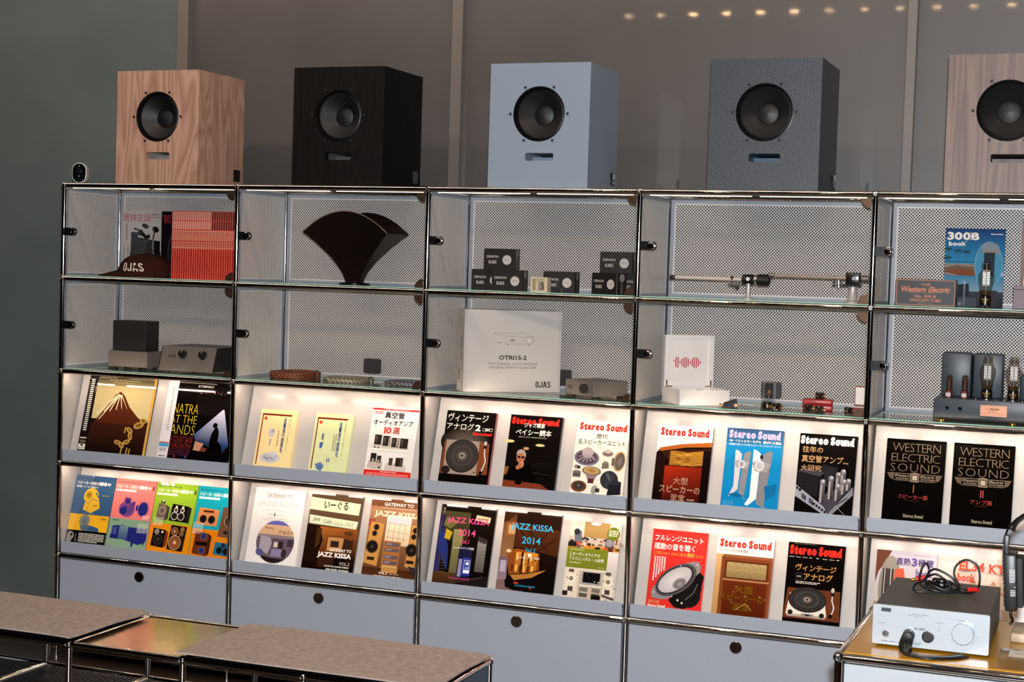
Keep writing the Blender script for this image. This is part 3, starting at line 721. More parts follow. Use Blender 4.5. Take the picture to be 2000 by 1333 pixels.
def box_speaker(a, u0, v0, u1, v1, face, side, drivers, skew=.02):
    a.P([(u1, v0 + skew), (u1 + .07, v0 + skew + .03), (u1 + .06, v1 - .01), (u1 - .01, v1 + skew)], side)
    a.P([(u0, v0), (u1, v0 + skew), (u1 - .01, v1 + skew), (u0 - .02, v1)], face)
    for d in drivers: a.D(*d)
def turntable(a, u, v, ru, rv, plat='#3a3634', rim='#6a625b'):
    a.E(u, v, ru, rv, '#171412', 40); a.E(u, v - .004, ru * .97, rv * .97, plat, 40, 0, rim)
    for k in (.82, .66, .5): a.E(u, v - .004, ru * k, rv * k, plat if k != .66 else '#46413e', 36, 0, rim)
    a.E(u, v - .004, ru * .2, rv * .2, '#8b847b', 20); a.E(u, v - .004, ru * .07, rv * .07, '#2a2623', 12)
def tonearm(a, pts, c='#cfcac2'):
    a.S(pts, .022, c); a.O(pts[0][0], pts[0][1], .035, '#2a2725'); a.E(pts[0][0], pts[0][1] - .05, .03, .03, '#b9b4ac'); a.E(pts[-1][0], pts[-1][1], .035, .028, '#1a1816', 10, .6)

# ---- row 2, column 0: two record sleeves (artwork replaced by plain stand-ins of the same colours)
a = Art(.302, .302)
a.G(0, 0, 1, .12, '#2a2520', '#8d8462'); a.G(0, .12, 1, .6, '#b3a67c', '#cdbf92'); a.R(0, .55, 1, 1, '#1a1310')
a.P([(.12, .66), (.30, .42), (.42, .24), (.49, .19), (.56, .24), (.66, .38), (.80, .50), (.97, .60), (.97, 1), (.12, 1)], '#5a2c1c')
a.G(.12, .60, .97, 1, '#43231a', '#14100e')
for k, (u, v, du, dv) in enumerate(((.47, .22, -.17, .24), (.48, .23, -.1, .22), (.49, .23, -.02, .2), (.5, .23, .05, .18), (.51, .23, .12, .18), (.45, .24, -.26, .26), (.46, .26, -.22, .30))):
    a.P([(u - .006, v), (u + .008, v), (u + du + .002, v + dv), (u + du - .008, v + dv - .01)], '#e6d6b0')
gold = '#b3924e'
for (u, v, r, s_) in ((.63, .86, .05, .7), (.57, .83, .045, .2), (.70, .82, .05, -.4), (.74, .74, .05, 1.2), (.72, .67, .05, .6), (.84, .60, .07, -.3), (.90, .54, .05, .2)):
    a.E(u, v, r * 1.1, r * .62, gold, 14, s_); a.E(u, v, r * .6, r * .3, '#7a5f30', 10, s_)
for u, v in ((.64, .95), (.72, .94), (.76, .95), (.65, .68)): a.P([(u, v - .05), (u + .018, v - .05), (u + .012, v + .03), (u - .006, v + .03)], gold)
a.L(.30, .045, .78, .06, 1, '#b9a878'); a.L(.36, .075, .7, .085, 1, '#b9a878', seed=3)
a.R(.965, 0, 1, 1, '#c99d4e'); a.R(0, 0, .125, 1, '#1c1613')
for q in range(26): a.R(.035, .05 + q * .026, .085, .05 + q * .026 + .014, '#d8d2c6')
a.R(.015, .80, .11, .815, '#cfc8ba'); a.R(.02, .835, .105, .87, '#6a6258'); a.R(.01, .885, .112, .955, '#d8d2c6'); a.E(.06, .90, .02, .012, '#2a2420'); a.L(.02, .925, .1, .945, 2, '#5a544c'); a.L(.01, .975, .07, .985, 1, '#cfc8ba')
book('record_sleeve', a, .050, 0, .006, '#1c1613', 'record sleeve with a brown mountain streaked white and a gold ornament', 'record', 'record sleeves on the upper rack')
a = Art(.305, .302)
a.R(0, 0, 1, 1, '#120e0d'); a.G(.42, .08, 1, .40, '#120e0d', '#1c1817')
for k in range(22):
    a.O(.45 + .023 * k + .006 * math.sin(k * 3), .13 + .014 * math.sin(k * 2.1), .006, ('#b05848', '#c8c0b8', '#6a4a58', '#4a3832')[k % 4], 8)
a.P([(.815, .33), (.835, .33), (.965, .76), (.90, .86), (.50, .74), (.47, .66)], ['#cfcfe0', '#cfcfe0', '#31517e', '#1c2a45', '#2a3a58', '#3c5f92'])
a.E(.755, .70, .055, .15, '#0b0a0c', 14, .12); a.O(.745, .53, .033, '#0b0a0c'); a.E(.79, .88, .10, .16, '#08080a'); a.P([(.5, .74), (.62, .76), (.60, .86), (.49, .85)], '#b98c74'); a.P([(.6, .8), (.68, .82), (.64, .9), (.57, .88)], '#7a3c34')
a.G(.45, .86, 1, 1, '#0c0a10', '#0a080c'); a.O(.24, .945, .012, '#a03a58', 8); a.O(.40, .945, .012, '#2c6a96', 8)
yl = '#c9b32e'
a.T('SINATRA', .04, .29, .475, .41, yl, -.018); a.T('AT THE', .10, .43, .475, .53, yl, -.018); a.T('SANDS', .07, .55, .47, .67, yl, -.018)
a.S([(.12, .69), (.47, .69)], .003, '#8a2f30'); a.T('WITH COUNT BASIE', .06, .70, .465, .77, '#8a2f30'); a.T('& THE ORCHESTRA', .04, .78, .455, .835, '#8a2f30'); a.S([(.1, .845), (.45, .845)], .003, '#8a2f30')
a.T('ARRANGED & CONDUCTED', .02, .855, .45, .895, '#6a3350'); a.T('BY QUINCY JONES', .06, .90, .44, .945, '#6a3350')
a.T('STEREO', .42, .045, .64, .07, '#cfcabf', .02)
a.R(0, 0, .145, 1, '#d4d0d4'); a.R(.05, .02, .052, .6, '#9a959a')
for q in range(18): a.R(.07, .1 + q * .03, .10, .1 + q * .03 + .016, '#a39ea2')
a.R(.005, .775, .14, .79, '#c0604e'); a.R(.005, .79, .14, .835, '#4f9cc4'); a.L(.02, .85, .12, .9, 3, '#8a868a'); a.L(.02, .945, .12, .965, 1, '#3a3638')
book('record_sleeve', a, .406, 0, .006, '#120e0d', 'black record sleeve with a white side band and a blue spotlight beam', 'record', 'record sleeves on the upper rack')

# ---- row 3, column 0: four volumes about a hundred years of loudspeakers
def hundred(bg0, bg1, split, num, sub, wc='#f2eee6'):
    a = Art(.178, .264); a.R(0, 0, 1, split, bg0); a.R(0, split, 1, 1, bg1)
    a.L(.05, .045, .62, .062, 1, '#3a4450'); a.T('スピーカー技術の', .04, .085, .60, .135, wc, .035); a.T('100', .61, .08, .80, .135, wc, g=slab('100', .06)); a.T('年', .81, .085, .91, .135, wc, .03)
    if num: a.T(num, .925, .08, .985, .135, '#2b3036', g=slab(num, .01, .05, .16))
    if sub: a.T(sub, .04, .15, .60, .182, wc, .03)
    else: a.L(.04, .15, .66, .182, 1, wc, .9, 6)
    return a
a = hundred('#3d5f82', '#e3b02a', .565, '', '黎明期〜トーキー映画まで')
ye = '#d9b23a'
a.E(.46, .30, .19, .12, ye, 24); a.P([(.35, .28), (.66, .32), (.72, .46), (.52, .54), (.30, .50)], ye); a.E(.40, .28, .09, .055, '#b3902c'); a.O(.40, .28, .03, '#7d6a2a'); a.S([(.28, .36), (.42, .40), (.5, .33), (.66, .36)], .012, '#3d5f82'); a.S([(.42, .40), (.40, .51)], .01, '#8a7424')
a.S([(.56, .24), (.66, .31)], .03, '#3d5f82'); a.R(.55, .42, .66, .44, '#a5862c'); a.L(.74, .27, .92, .285, 1, '#c9a236'); a.L(.3, .545, .62, .555, 1, '#8fa3b6')
a.E(.40, .66, .13, .10, '#8d8f77', 20, .3, '#5d6f80'); a.E(.55, .77, .24, .055, '#5d6f80', 20, .12); a.E(.66, .77, .14, .04, '#3d5f82', 16, .1); a.L(.80, .60, .95, .63, 2, '#6a5a20')
a.R(0, .80, 1, 1, '#14110f'); a.O(.11, .885, .09, '#8d8a88'); a.E(.09, .93, .07, .06, '#8d8a88', 14, .5); a.O(.13, .87, .03, '#14110f'); a.V('100年', .235, .84, .275, .96, '#d8d4cc', .02); a.L(.32, .835, .96, .97, 6, '#d8d4cc', .5, 9)
book('speaker_history_book', a, .006, 1, .010, '#3d5f82', 'blue and yellow book with a yellow loudspeaker, first of the four speaker volumes', 'book')
a = hundred('#dd807c', '#86a38b', .57, 'II', '')
pu = '#5a3a78'; bl = '#2b2f78'
a.P([(.30, .26), (.44, .27), (.47, .36), (.36, .42), (.27, .38)], pu); a.E(.38, .43, .20, .11, '#7c4a86', 24, .2); a.P([(.22, .42), (.36, .38), (.40, .48), (.30, .52), (.2, .49)], bl); a.E(.49, .40, .06, .10, '#64427e', 16, .4); a.R(.33, .30, .42, .35, bl)
a.E(.78, .41, .16, .125, '#c4707e', 28, .1); a.E(.78, .41, .12, .10, bl, 28, .1); a.R(.60, .36, .65, .44, bl); a.O(.93, .31, .015, '#c4707e')
a.L(.80, .50, .97, .56, 4, '#efe6e2', .4, 5); a.L(.08, .59, .26, .61, 1, '#3a4a3e')
a.G(.10, .68, .98, .86, '#3c3f86', '#262b72'); a.P([(.10, .68), (.36, .66), (.98, .74), (.96, .88), (.80, .92), (.40, .86), (.10, .80)], bl); a.G(.28, .67, .50, .86, '#6f8d92', '#46588a'); a.R(.13, .70, .22, .80, '#4c5a92'); a.P([(.08, .80), (.12, .80), (.11, .86), (.08, .86)], bl); a.P([(.62, .87), (.70, .88), (.66, .96), (.63, .96)], bl); a.P([(.9, .88), (.95, .88), (.92, .93)], bl)
a.L(.72, .62, .98, .76, 7, '#dfe6dc', .35, 12); a.L(.04, .965, .14, .975, 1, '#4a5a4c')
book('speaker_history_book', a, .188, 1, .010, '#dd807c', 'pink and green book with violet loudspeaker pictures, second of four speaker volumes', 'book')
a = hundred('#8fb238', '#d98c1e', .58, 'III', '')
for u in (.10, .20, .34): a.E(u + .03, .02, .06, .022, '#efeadd', 12, .5)
box_speaker(a, .12, .30, .33, .52, '#6d6058', '#4a423c', [(.23, .40, .085, '#b3a698', '#8d7f70', '#5c5148')]); a.R(.17, .265, .27, .30, '#3a342f'); a.R(.2, .25, .24, .28, '#bdb6aa')
a.P([(.46, .29), (.84, .31), (.83, .54), (.42, .53)], '#191512'); a.P([(.84, .31), (.93, .33), (.91, .55), (.83, .54)], '#2c2722')
for u in (.54, .70): a.D(u, .46, .085, '#d9d3c8', '#3a3531', '#191613'); a.E(u + .02, .375, .05, .035, '#cfc8bc'); a.E(u + .02, .375, .03, .022, '#2a2622'); a.R(u, .315, u + .05, .345, '#d9d3c8')
a.L(.06, .50, .30, .62, 7, '#f0ece0', .3, 4)
box_speaker(a, .10, .65, .40, .90, '#1a1512', '#7d3c1c', [(.19, .70, .055, '#cfc8bc', '#8d8880', '#b3aca2'), (.24, .81, .11, '#4a443e', '#2e2a27', '#4a443e')]); a.R(.30, .685, .35, .715, '#cfc8bc')
a.P([(.52, .585), (.90, .60), (.87, .95), (.48, .93)], '#2a1d16'); a.D(.62, .675, .085, '#b08a68', '#8d5a36', '#c7a484'); a.O(.80, .64, .05, '#8d7048'); a.O(.79, .70, .055, '#7a6040'); a.D(.66, .83, .15, '#c09a78', '#a8683c', '#d0a888')
book('speaker_history_book', a, .371, 1, .010, '#8fb238', 'green and orange book with black loudspeakers, third of the four speaker volumes', 'book')
a = hundred('#1f9fb0', '#d3821e', .60, '', '')
a.P([(.10, .30), (.58, .32), (.56, .55), (.06, .54)], '#c98a58'); a.R(.2, .335, .45, .365, '#5a2c18')
for u in (.22, .42): a.D(u, .46, .085, '#3a3430', '#2c2825', '#1a1715')
a.P([(.66, .27), (1, .28), (1, .70), (.62, .68)], '#74543f'); a.D(.86, .46, .13, '#a88a74', '#4a3d36', '#2a2320'); a.R(.75, .60, .92, .64, '#2f2622'); a.O(.9, .36, .05, '#9a7d68')
box_speaker(a, .10, .64, .42, .95, '#6a3420', '#4c2416', [(.30, .70, .08, '#8a6a58', '#3a4a86', '#2b2f60'), (.30, .90, .08, '#8a6a58', '#3a4a86', '#2b2f60')]); a.R(.14, .78, .42, .83, '#1c120e')
a.P([(.60, .76), (1, .77), (.98, .95), (.58, .93)], '#2a6f8c'); a.D(.72, .87, .07, '#15171a', '#24282c', '#0f1113'); a.D(.88, .88, .075, '#15171a', '#24282c', '#0f1113'); a.D(.8, .80, .05, '#15171a', '#3a4048', '#0f1113')
a.L(.02, .52, .26, .68, 8, '#eef0ea', .3, 14)
book('speaker_history_book', a, .553, 1, .010, '#1f9fb0', 'turquoise and orange book with wooden loudspeakers, fourth of the four speaker volumes', 'book')

# ---- row 2, column 1
def paperback(bg, second):
    a = Art(.150, .215); a.G(0, 0, 1, 1, bg, bg)
    a.R(.055, .07, .085, .94, '#7c2a20'); a.R(.055, .07, .86, .10, '#7c2a20'); a.O(.155, .155, .045, '#cc5a3c')
    a.V('真空管アンプと喜多さんの', .80, .14, .85, .70, '#8a8468'); a.V('音響道中膝栗毛', .655, .13, .735, .72, '#34569a', .03)
    a.VD(7, .545, .36, .58, .62, '#7a7a70')
    if second: a.VD(8, .60, .34, .635, .64, '#8a8468')
    return a
a = paperback('#e8d3a0', False)
a.E(.37, .40, .09, .08, '#c7c2c4', 14, -.3); a.E(.40, .36, .05, .035, '#a8a4b4', 10); a.P([(.36, .50), (.39, .50), (.37, .62), (.35, .61)], '#7d86ac')
a.E(.42, .82, .27, .085, '#c4c3c8', 20, -.03); a.E(.50, .76, .12, .05, '#cbc9cc', 14)
for k in range(26): a.S([(.22 + .4 * random.random(), .76 + .12 * random.random()), (.22 + .42 * random.random(), .76 + .12 * random.random())], .004, ('#6f7890', '#4a5a86', '#9a9aa0')[k % 3])
book('paperback_book', a, .822, 0, .018, '#e8d3a0', 'cream yellow paperback with blue vertical lettering and a brown corner bar', 'book', 'vertical-lettered paperbacks')
a = paperback('#cfd6a8', True)
a.R(.23, .33, .30, .46, '#b3b69a'); a.R(.24, .35, .28, .44, '#5a6a8c'); a.P([(.20, .50), (.30, .48), (.28, .58), (.22, .60)], '#4d679c')
a.P([(.16, .86), (.30, .82), (.40, .88), (.34, .97), (.22, .94)], '#5f78a4'); a.S([(.20, .9), (.44, .76), (.60, .72), (.72, .80)], .006, '#9aa088'); a.S([(.4, .70), (.52, .80)], .006, '#9aa088'); a.R(.45, .76, .475, .82, '#3d569a'); a.R(.50, .75, .525, .81, '#3d569a'); a.S([(.3, .82), (.55, .86), (.7, .78)], .005, '#a5aa92')
book('paperback_book', a, 1.047, 0, .018, '#cfd6a8', 'pale green paperback with blue vertical lettering and a brown corner bar', 'book', 'vertical-lettered paperbacks')
a = Art(.181, .257); a.R(0, 0, 1, 1, '#dcd8d4')
for k in range(30): a.S([(random.random(), .1 + .7 * random.random()), (random.random(), .1 + .7 * random.random())], .002, '#d0cbc6')
a.R(0, .03, 1, .055, '#cf3a34'); a.L(.25, .036, .8, .048, 1, '#e8dcd6'); a.L(.06, .075, .24, .12, 2, '#d3564c'); a.T('真空管', .28, .075, .70, .165, '#241f1e', .02); a.T('オーディオアンプ', .06, .185, .90, .265, '#241f1e', .02)
a.T('10', .30, .285, .46, .38, '#d6453a', g=slab('10', .04)); a.T('選', .49, .285, .64, .375, '#d6453a', .02)
a.P([(.10, .53), (.88, .56), (.90, .62), (.08, .59)], '#c9bfb4'); a.R(.07, .59, .9, .615, '#e6e0d6')
for u0, v0, u1, v1 in ((.13, .40, .28, .54), (.31, .41, .46, .55), (.50, .43, .66, .56), (.68, .43, .85, .57)): a.R(u0, v0, u1, v1, '#37302b'); a.G(u0 + .02, v0 + .02, u0 + .06, v1, '#6a615a', '#2a2420')
for u in (.43, .60): a.R(u, .43, u + .05, .55, '#a89a8c')
for u, v in ((.16, .575), (.23, .58)): a.O(u, v, .018, '#4a4440')
a.P([(.07, .76), (.37, .78), (.36, .88), (.04, .86)], '#b9aea4'); a.R(.10, .66, .22, .78, '#2b2522'); a.R(.24, .69, .33, .79, '#3a332e'); a.E(.16, .76, .03, .03, '#9a8f84'); a.E(.28, .77, .025, .028, '#9a8f84'); a.O(.31, .85, .02, '#2b2522')
a.P([(.44, .78), (.86, .80), (.88, .90), (.42, .88)], '#c4bab0'); a.R(.50, .71, .58, .81, '#4a433e'); a.R(.64, .70, .80, .82, '#332c28'); a.R(.74, .72, .79, .81, '#5a524b')
a.R(0, .89, 1, 1, '#c9302e'); a.L(.35, .905, .7, .92, 1, '#efd9d4'); a.L(.05, .93, .95, .985, 3, '#e3b3ac', .4, 7)
book('amplifier_magazine', a, 1.262, 0, .006, '#dcd8d4', 'white magazine with valve amplifiers and a red band along the bottom edge')

# ---- row 3, column 1: the three jazz cafe volumes
a = Art(.206, .278); a.R(0, 0, 1, 1, '#dedad8'); a.T('GATEWAY TO', .24, .065, .75, .115, '#8d8886', .012); a.S([(.20, .13), (.78, .13)], .004, '#6d6866')
a.T('JAZZ KISSA', .07, .165, .93, .255, '#c4bfbd', .03); a.S([(.20, .285), (.78, .285)], .004, '#6d6866'); a.T('VOL.', .32, .325, .42, .36, '#a39e9c'); a.T('1', .435, .32, .46, .362, '#5d5856', .02); a.L(.48, .345, .68, .355, 1, '#b3aeac'); a.L(.30, .39, .70, .40, 1, '#8a8583'); a.L(.22, .415, .78, .425, 1, '#8a8583', seed=4)
r_ = .375; a.O(.54, .69, r_, '#6a5c68', 40)
def ch(v): return math.sqrt(max(0, r_ ** 2 - ((v - .69) * a.H / a.W) ** 2))
def band(v0, v1, c):
    k = 6; pl = [(.54 - ch(v0 + (v1 - v0) * i / k), v0 + (v1 - v0) * i / k) for i in range(k + 1)]; pr = [(.54 + ch(v0 + (v1 - v0) * i / k), v0 + (v1 - v0) * i / k) for i in range(k, -1, -1)]; a.P(pl + pr, c)
band(.414, .47, '#6a68a8'); band(.47, .60, '#c8a888'); band(.60, .64, '#8a7c84'); band(.90, .966, '#3a2e30')
a.T('ジョニー', .58, .53, .88, .58, '#5a3428', .04); a.L(.30, .51, .48, .54, 1, '#8a6a58')
a.P([(.24, .62), (.44, .64), (.48, .72), (.42, .86), (.24, .80)], '#a39aa4'); a.R(.48, .66, .72, .86, '#5c4e5c'); a.R(.52, .69, .60, .76, '#c8b8a8'); a.R(.62, .68, .70, .77, '#33262c'); a.R(.49, .78, .70, .88, '#8a80a0'); a.R(.78, .64, .90, .74, '#4a3c48'); a.E(.26, .84, .08, .045, '#5a5c86', 14, .4); a.P([(.3, .88), (.7, .92), (.6, .95), (.4, .94)], '#2a1f22'); a.E(.74, .83, .05, .06, '#3c3038')
book('jazz_cafe_magazine', a, .794, 1, .010, '#dedad8', 'white magazine with a round street photo, first of the three jazz cafe volumes')
a = Art(.206, .278); a.G(0, 0, 1, 1, '#4a3628', '#140d0a'); a.R(0, 0, 1, .42, '#5f4a38')
a.P([(.0, .06), (.97, .10), (.96, .25), (.0, .22)], '#bfcbb0'); a.T('いーぐる', .27, .09, .74, .20, '#4a3020', .04); a.P([(.02, .29), (.97, .33), (.95, .43), (.03, .40)], '#c8d2b8'); a.T('Jazz', .09, .315, .24, .375, '#5a5040', .01, .3); a.T('Cafe', .31, .335, .46, .385, '#6a6252', .01, sp=1.15); a.T('since 1967', .52, .355, .88, .40, '#93957f', sp=1.1)
a.G(.22, .43, 1, .80, '#a86a34', '#5a3018', '#8a5228', '#2c1810'); a.P([(.0, .41), (.25, .42), (.34, .60), (.28, .80), (.22, 1), (0, 1)], '#241610'); a.P([(.2, .44), (.3, .46), (.28, .66), (.2, .72)], '#4a3018')
a.R(.42, .54, .76, .74, '#6a4428'); a.R(.44, .555, .74, .73, '#b98a5a'); a.R(.50, .60, .66, .68, '#3a2a22'); a.P([(.76, .56), (.94, .58), (.90, .74), (.72, .72)], '#3c2a20'); a.E(.82, .49, .09, .03, '#5a3c28')
a.G(.0, .80, 1, 1, '#2a1810', '#0f0907'); a.P([(.3, .82), (.6, .78), (.9, .84), (.6, .94), (.3, .95)], '#3c2416'); a.P([(.62, .78), (.86, .80), (.80, .98), (.6, .98)], '#14100f')
w_ = '#efe9e0'
a.T('GATEWAY TO', .50, .695, .92, .735, w_, .02); a.T('JAZZ KISSA', .28, .75, .93, .83, w_, .035); a.T('VOL.2', .72, .86, .92, .90, '#cfc8be', .0); a.T('WHAT IS A JAZZ KISSA?', .44, .915, .92, .94, w_, .02, .2); a.T('THE STORY OF EAGLE', .48, .955, .92, .98, w_, .02, .2)
book('jazz_cafe_magazine', a, 1.025, 1, .010, '#2c1d15', 'brown magazine with lit cafe signs, second of the three jazz cafe volumes')
a = Art(.206, .278); a.G(0, 0, 1, 1, '#a8805f', '#5c3620'); a.R(0, 0, 1, .10, '#7a5238'); a.T('GATEWAY TO', .25, .045, .80, .09, w_, .02); a.S([(.2, .115), (.85, .115)], .005, '#e0d2c0'); a.T('JAZZ KISSA', .08, .155, .98, .245, '#e3cdb0', .035)
a.G(.34, .20, .80, .58, '#e6d8c4', '#d8c2a0')
for u in (.40, .50, .60, .70): a.S([(u, .22), (u - .01, .56)], .006, '#8a6a58')
for v in (.30, .40, .48): a.S([(.36, v), (.76, v + .02)], .006, '#8a6a58')
a.R(.36, .235, .78, .30, '#c8c4cc'); a.R(.0, .27, .12, .36, '#9a4a3a')
for u0, u1, m_ in ((.02, .30, 0), (.80, 1.0, 1)):
    a.P([(u0 + .03, .30), (u1, .32), (u1 - .04, .86), (u0 - .02 if u0 > .1 else 0, .83)], '#c09050'); c_ = (u0 + u1) / 2
    a.D(c_, .37, .055, '#7a5a3a', '#3a2c24', '#2a201a'); a.D(c_ - .02, .45, .05, '#7a5a3a', '#3a2c24', '#2a201a'); a.D(c_ - .03, .62, .115, '#6a4e34', '#2a2220', '#4a3c34'); a.R(c_ - .10, .75, c_ + .04, .79, '#3a2618')
a.R(.34, .53, .66, .92, '#a8703c')
for v in (.55, .62, .71, .78): a.R(.37, v, .64, v + .045, '#6a5c60'); a.R(.39, v + .008, .5, v + .03, '#8d8288')
a.R(.37, .84, .64, .91, '#c8a878'); a.G(0, .88, 1, 1, '#4a2c1a', '#5c3620'); a.R(.36, .86, .66, .93, '#b98a54'); a.P([(.84, .82), (1, .84), (1, .97)], '#3a3234')
a.T('VOL.3', .32, .925, .48, .955, w_, .02); a.L(.52, .94, .72, .95, 1, '#d8cbb8'); a.T('Inheritance and Continuation', .25, .965, .76, .988, w_, .02)
book('jazz_cafe_magazine', a, 1.266, 1, .010, '#7a5238', 'tan magazine with tall wooden loudspeakers, third of the three jazz cafe volumes')

# ---- row 2, column 2
a = Art(.184, .257); a.G(0, 0, 1, 1, '#171311', '#0b0909'); a.E(.45, .42, .5, .22, '#171311', 30, 0, '#6a5d56')
a.T('ヴィンテージ', .04, .035, .85, .145, WH, .012); a.T('アナログ', .03, .165, .58, .26, WH, .012); a.T('2', .61, .175, .72, .26, WH, g=slab('2', .03)); a.R(.76, .215, .96, .255, '#c8c2ba'); a.R(.765, .219, .955, .251, '#171311'); a.L(.81, .226, .91, .245, 1, WH, .9); a.SS(.58, .275, .96, .32, SSR)
a.P([(.06, .40), (.78, .40), (.76, .86), (.06, .86)], '#9c8d80'); a.P([(.74, .40), (.94, .43), (.96, .84), (.74, .85)], '#7d4a30'); a.P([(.03, .43), (.07, .41), (.07, .86), (.01, .86)], '#7d4a30')
turntable(a, .42, .61, .33, .225); a.E(.12, .81, .09, .055, '#2a2623'); a.O(.70, .82, .018, '#5a524b'); tonearm(a, [(.86, .47), (.86, .56), (.90, .66), (.86, .76), (.83, .82)])
a.G(0, .87, 1, 1, '#14100e', '#0a0808')
book('audio_magazine', a, 1.552, 0, .016, '#171311', 'black magazine with a round turntable platter and white title, under the glass shelf', spine='#8a2a26')
a = Art(.187, .257); a.R(0, 0, 1, 1, '#15110f'); a.SS(.03, .03, .95, .125, SSR); a.T('ジャズ喫茶', .28, .10, .68, .165, WH, .03); a.T('ベイシー読本', .13, .185, .82, .27, WH, .035); a.T('BASIE 50th ANNIVERSARY', .20, .285, .74, .30, '#cfc8be', .0, sp=1.3)
a.E(.03, .36, .10, .02, '#c9c08a', 16); a.E(.63, .39, .09, .018, '#c9c08a', 16); a.E(.37, .445, .07, .025, '#3a2018', 14, 0, '#e6b888')
a.P([(.20, .98), (.06, .86), (.08, .76), (.22, .66), (.34, .62), (.46, .66), (.58, .74), (.62, .90), (.55, .98)], '#0c0a0a')
a.E(.29, .56, .085, .085, '#a87458', 18); a.P([(.195, .53), (.21, .485), (.27, .46), (.34, .47), (.385, .52), (.38, .56), (.33, .515), (.25, .515)], '#a89a90'); a.E(.255, .565, .032, .016, '#1c1412', 10); a.E(.33, .565, .032, .016, '#1c1412', 10); a.E(.29, .60, .012, .02, '#8d5c44', 8); a.R(.265, .625, .325, .632, '#5a3426')
a.E(.31, .665, .055, .05, '#b98264', 12, .4); a.E(.26, .70, .05, .03, '#a87050', 10, -.5)
for k in range(4): a.S([(.28 + .02 * k, .635 + .008 * k), (.25 + .02 * k, .68 + .008 * k)], .008, '#8d5a40')
a.P([(0, .88), (.72, .90), (.88, .965), (.88, .99), (0, .99)], '#7a3c28'); a.P([(0, .70), (.08, .70), (.06, .80), (0, .82)], '#8a5a34'); a.E(.30, .90, .07, .03, '#0d0a0a'); a.G(.52, .62, .90, .80, '#1c1816', '#0c0a0a'); a.S([(.55, .76), (.9, .78)], .006, '#4a4440')
book('audio_magazine', a, 1.790, 0, .016, '#15110f', 'black magazine showing a man in dark glasses with folded hands, beside the turntable one')
a = Art(.184, .257); a.R(0, 0, 1, 1, '#e3dccd'); a.SS(.05, .035, .96, .135, SSR); a.T('歴代', .39, .175, .60, .235, '#3a3430', .02); a.T('名スピーカーユニット', .05, .255, .95, .325, '#3a3430', .02); a.T('増補版', .44, .35, .54, .365, '#8a8070')
def drv(u, v, r, rot, rim, cone, k=.6): a.E(u, v, r, r * k * a.W / a.H, rim, 22, rot); a.E(u, v - .004, r * .82, r * .82 * k * a.W / a.H, cone, 22, rot, '#4a4038')
drv(.25, .50, .24, .05, '#7c7488', '#5c5058', .62); a.E(.26, .43, .11, .07, '#b3a4a4', 18); a.S([(.1, .49), (.25, .46), (.4, .49)], .015, '#9a90a0')
for k in range(5): a.S([(.26, .46), (.10 + .08 * k, .54 + .02 * math.sin(k))], .02, '#a89ca4')
drv(.64, .43, .11, 0, '#a89c94', '#8a7c70', .5); a.E(.64, .40, .06, .03, '#c0b4a8', 14)
a.E(.87, .52, .11, .13, '#b38a58', 24, .12); a.E(.88, .52, .085, .11, '#5c544e', 24, .12, '#8a8078'); a.R(.73, .48, .78, .58, '#6a625c')
a.P([(.56, .55), (.67, .54), (.69, .62), (.55, .63)], '#7a7064'); a.R(.58, .53, .65, .56, '#8a8074'); a.O(.07, .625, .04, '#8d8884'); a.R(.09, .61, .15, .65, '#3a3632'); a.R(.02, .69, .17, .76, '#5c5854'); a.E(.095, .69, .075, .018, '#77726c')
a.E(.37, .67, .18, .06, '#6a6660', 24, .05); a.E(.37, .665, .15, .045, '#c0a068', 24, .05, '#8a6a40'); a.P([(.26, .71), (.48, .72), (.43, .80), (.32, .80)], '#8d7c80'); a.R(.32, .77, .43, .83, '#5c3038')
a.E(.16, .88, .15, .075, '#7a4634', 24); a.E(.16, .875, .11, .055, '#4a4440', 22, 0, '#2a2624'); a.O(.16, .87, .03, '#6a625c'); a.E(.46, .91, .06, .06, '#9a9490', 16, .3); a.R(.48, .89, .56, .94, '#3c3a38')
a.E(.72, .77, .17, .12, '#3a3a40', 24, .5); a.S([(.66, .68), (.80, .84)], .05, '#5c5c64'); a.S([(.80, .68), (.66, .86)], .02, '#4a4a52'); a.P([(.74, .80), (.95, .78), (.96, .95), (.70, .97)], '#26282c'); a.E(.83, .80, .10, .035, '#34363c')
book('audio_magazine', a, 2.029, 0, .008, '#e3dccd', 'cream magazine scattered with cut-out loudspeaker drive units', spine='#d8cfbe')

# ---- row 3, column 2
a = Art(.206, .278); a.G(0, 0, 1, 1, '#1c150f', '#100c0b'); a.G(.02, .08, .55, .45, '#4c472c', '#2c2a1c'); a.G(.28, .30, .46, .95, '#8d8a5c', '#5a5438'); a.G(0, .12, .1, .9, '#2a2440', '#3c3468'); a.P([(.02, .36), (.10, .30), (.22, .55), (.24, .82), (.05, .60)], '#2c3a78'); a.P([(.14, .30), (.26, .34), (.22, .44), (.12, .42)], '#b39a2c')
for k in range(7): a.R(.04 + .01 * k, .62 + .035 * k, .20, .63 + .035 * k, '#4a4638')
a.G(.0, .84, .5, 1, '#5a3e24', '#3a2818'); a.P([(.5, .90), (1, .84), (1, 1), (.3, 1)], '#241c1c'); a.S([(.2, .99), (.9, .86)], .03, '#3c302e')
a.R(.42, .50, .66, .90, '#242244'); a.R(.50, .64, .66, .86, '#333e94'); a.R(.54, .67, .65, .83, '#dfe2ea'); a.R(.545, .675, .645, .79, '#3a48a0'); a.R(.44, .66, .50, .88, '#8d8aa0'); a.E(.60, .71, .03, .02, '#dfe2ea'); a.T('JAZZ', .57, .755, .64, .785, '#dfe2ea')
a.G(.74, .40, .90, .80, '#8a8680', '#5a5650')
for k in range(8): a.S([(.74, .44 + .045 * k), (.90, .45 + .045 * k)], .004, '#4a4644')
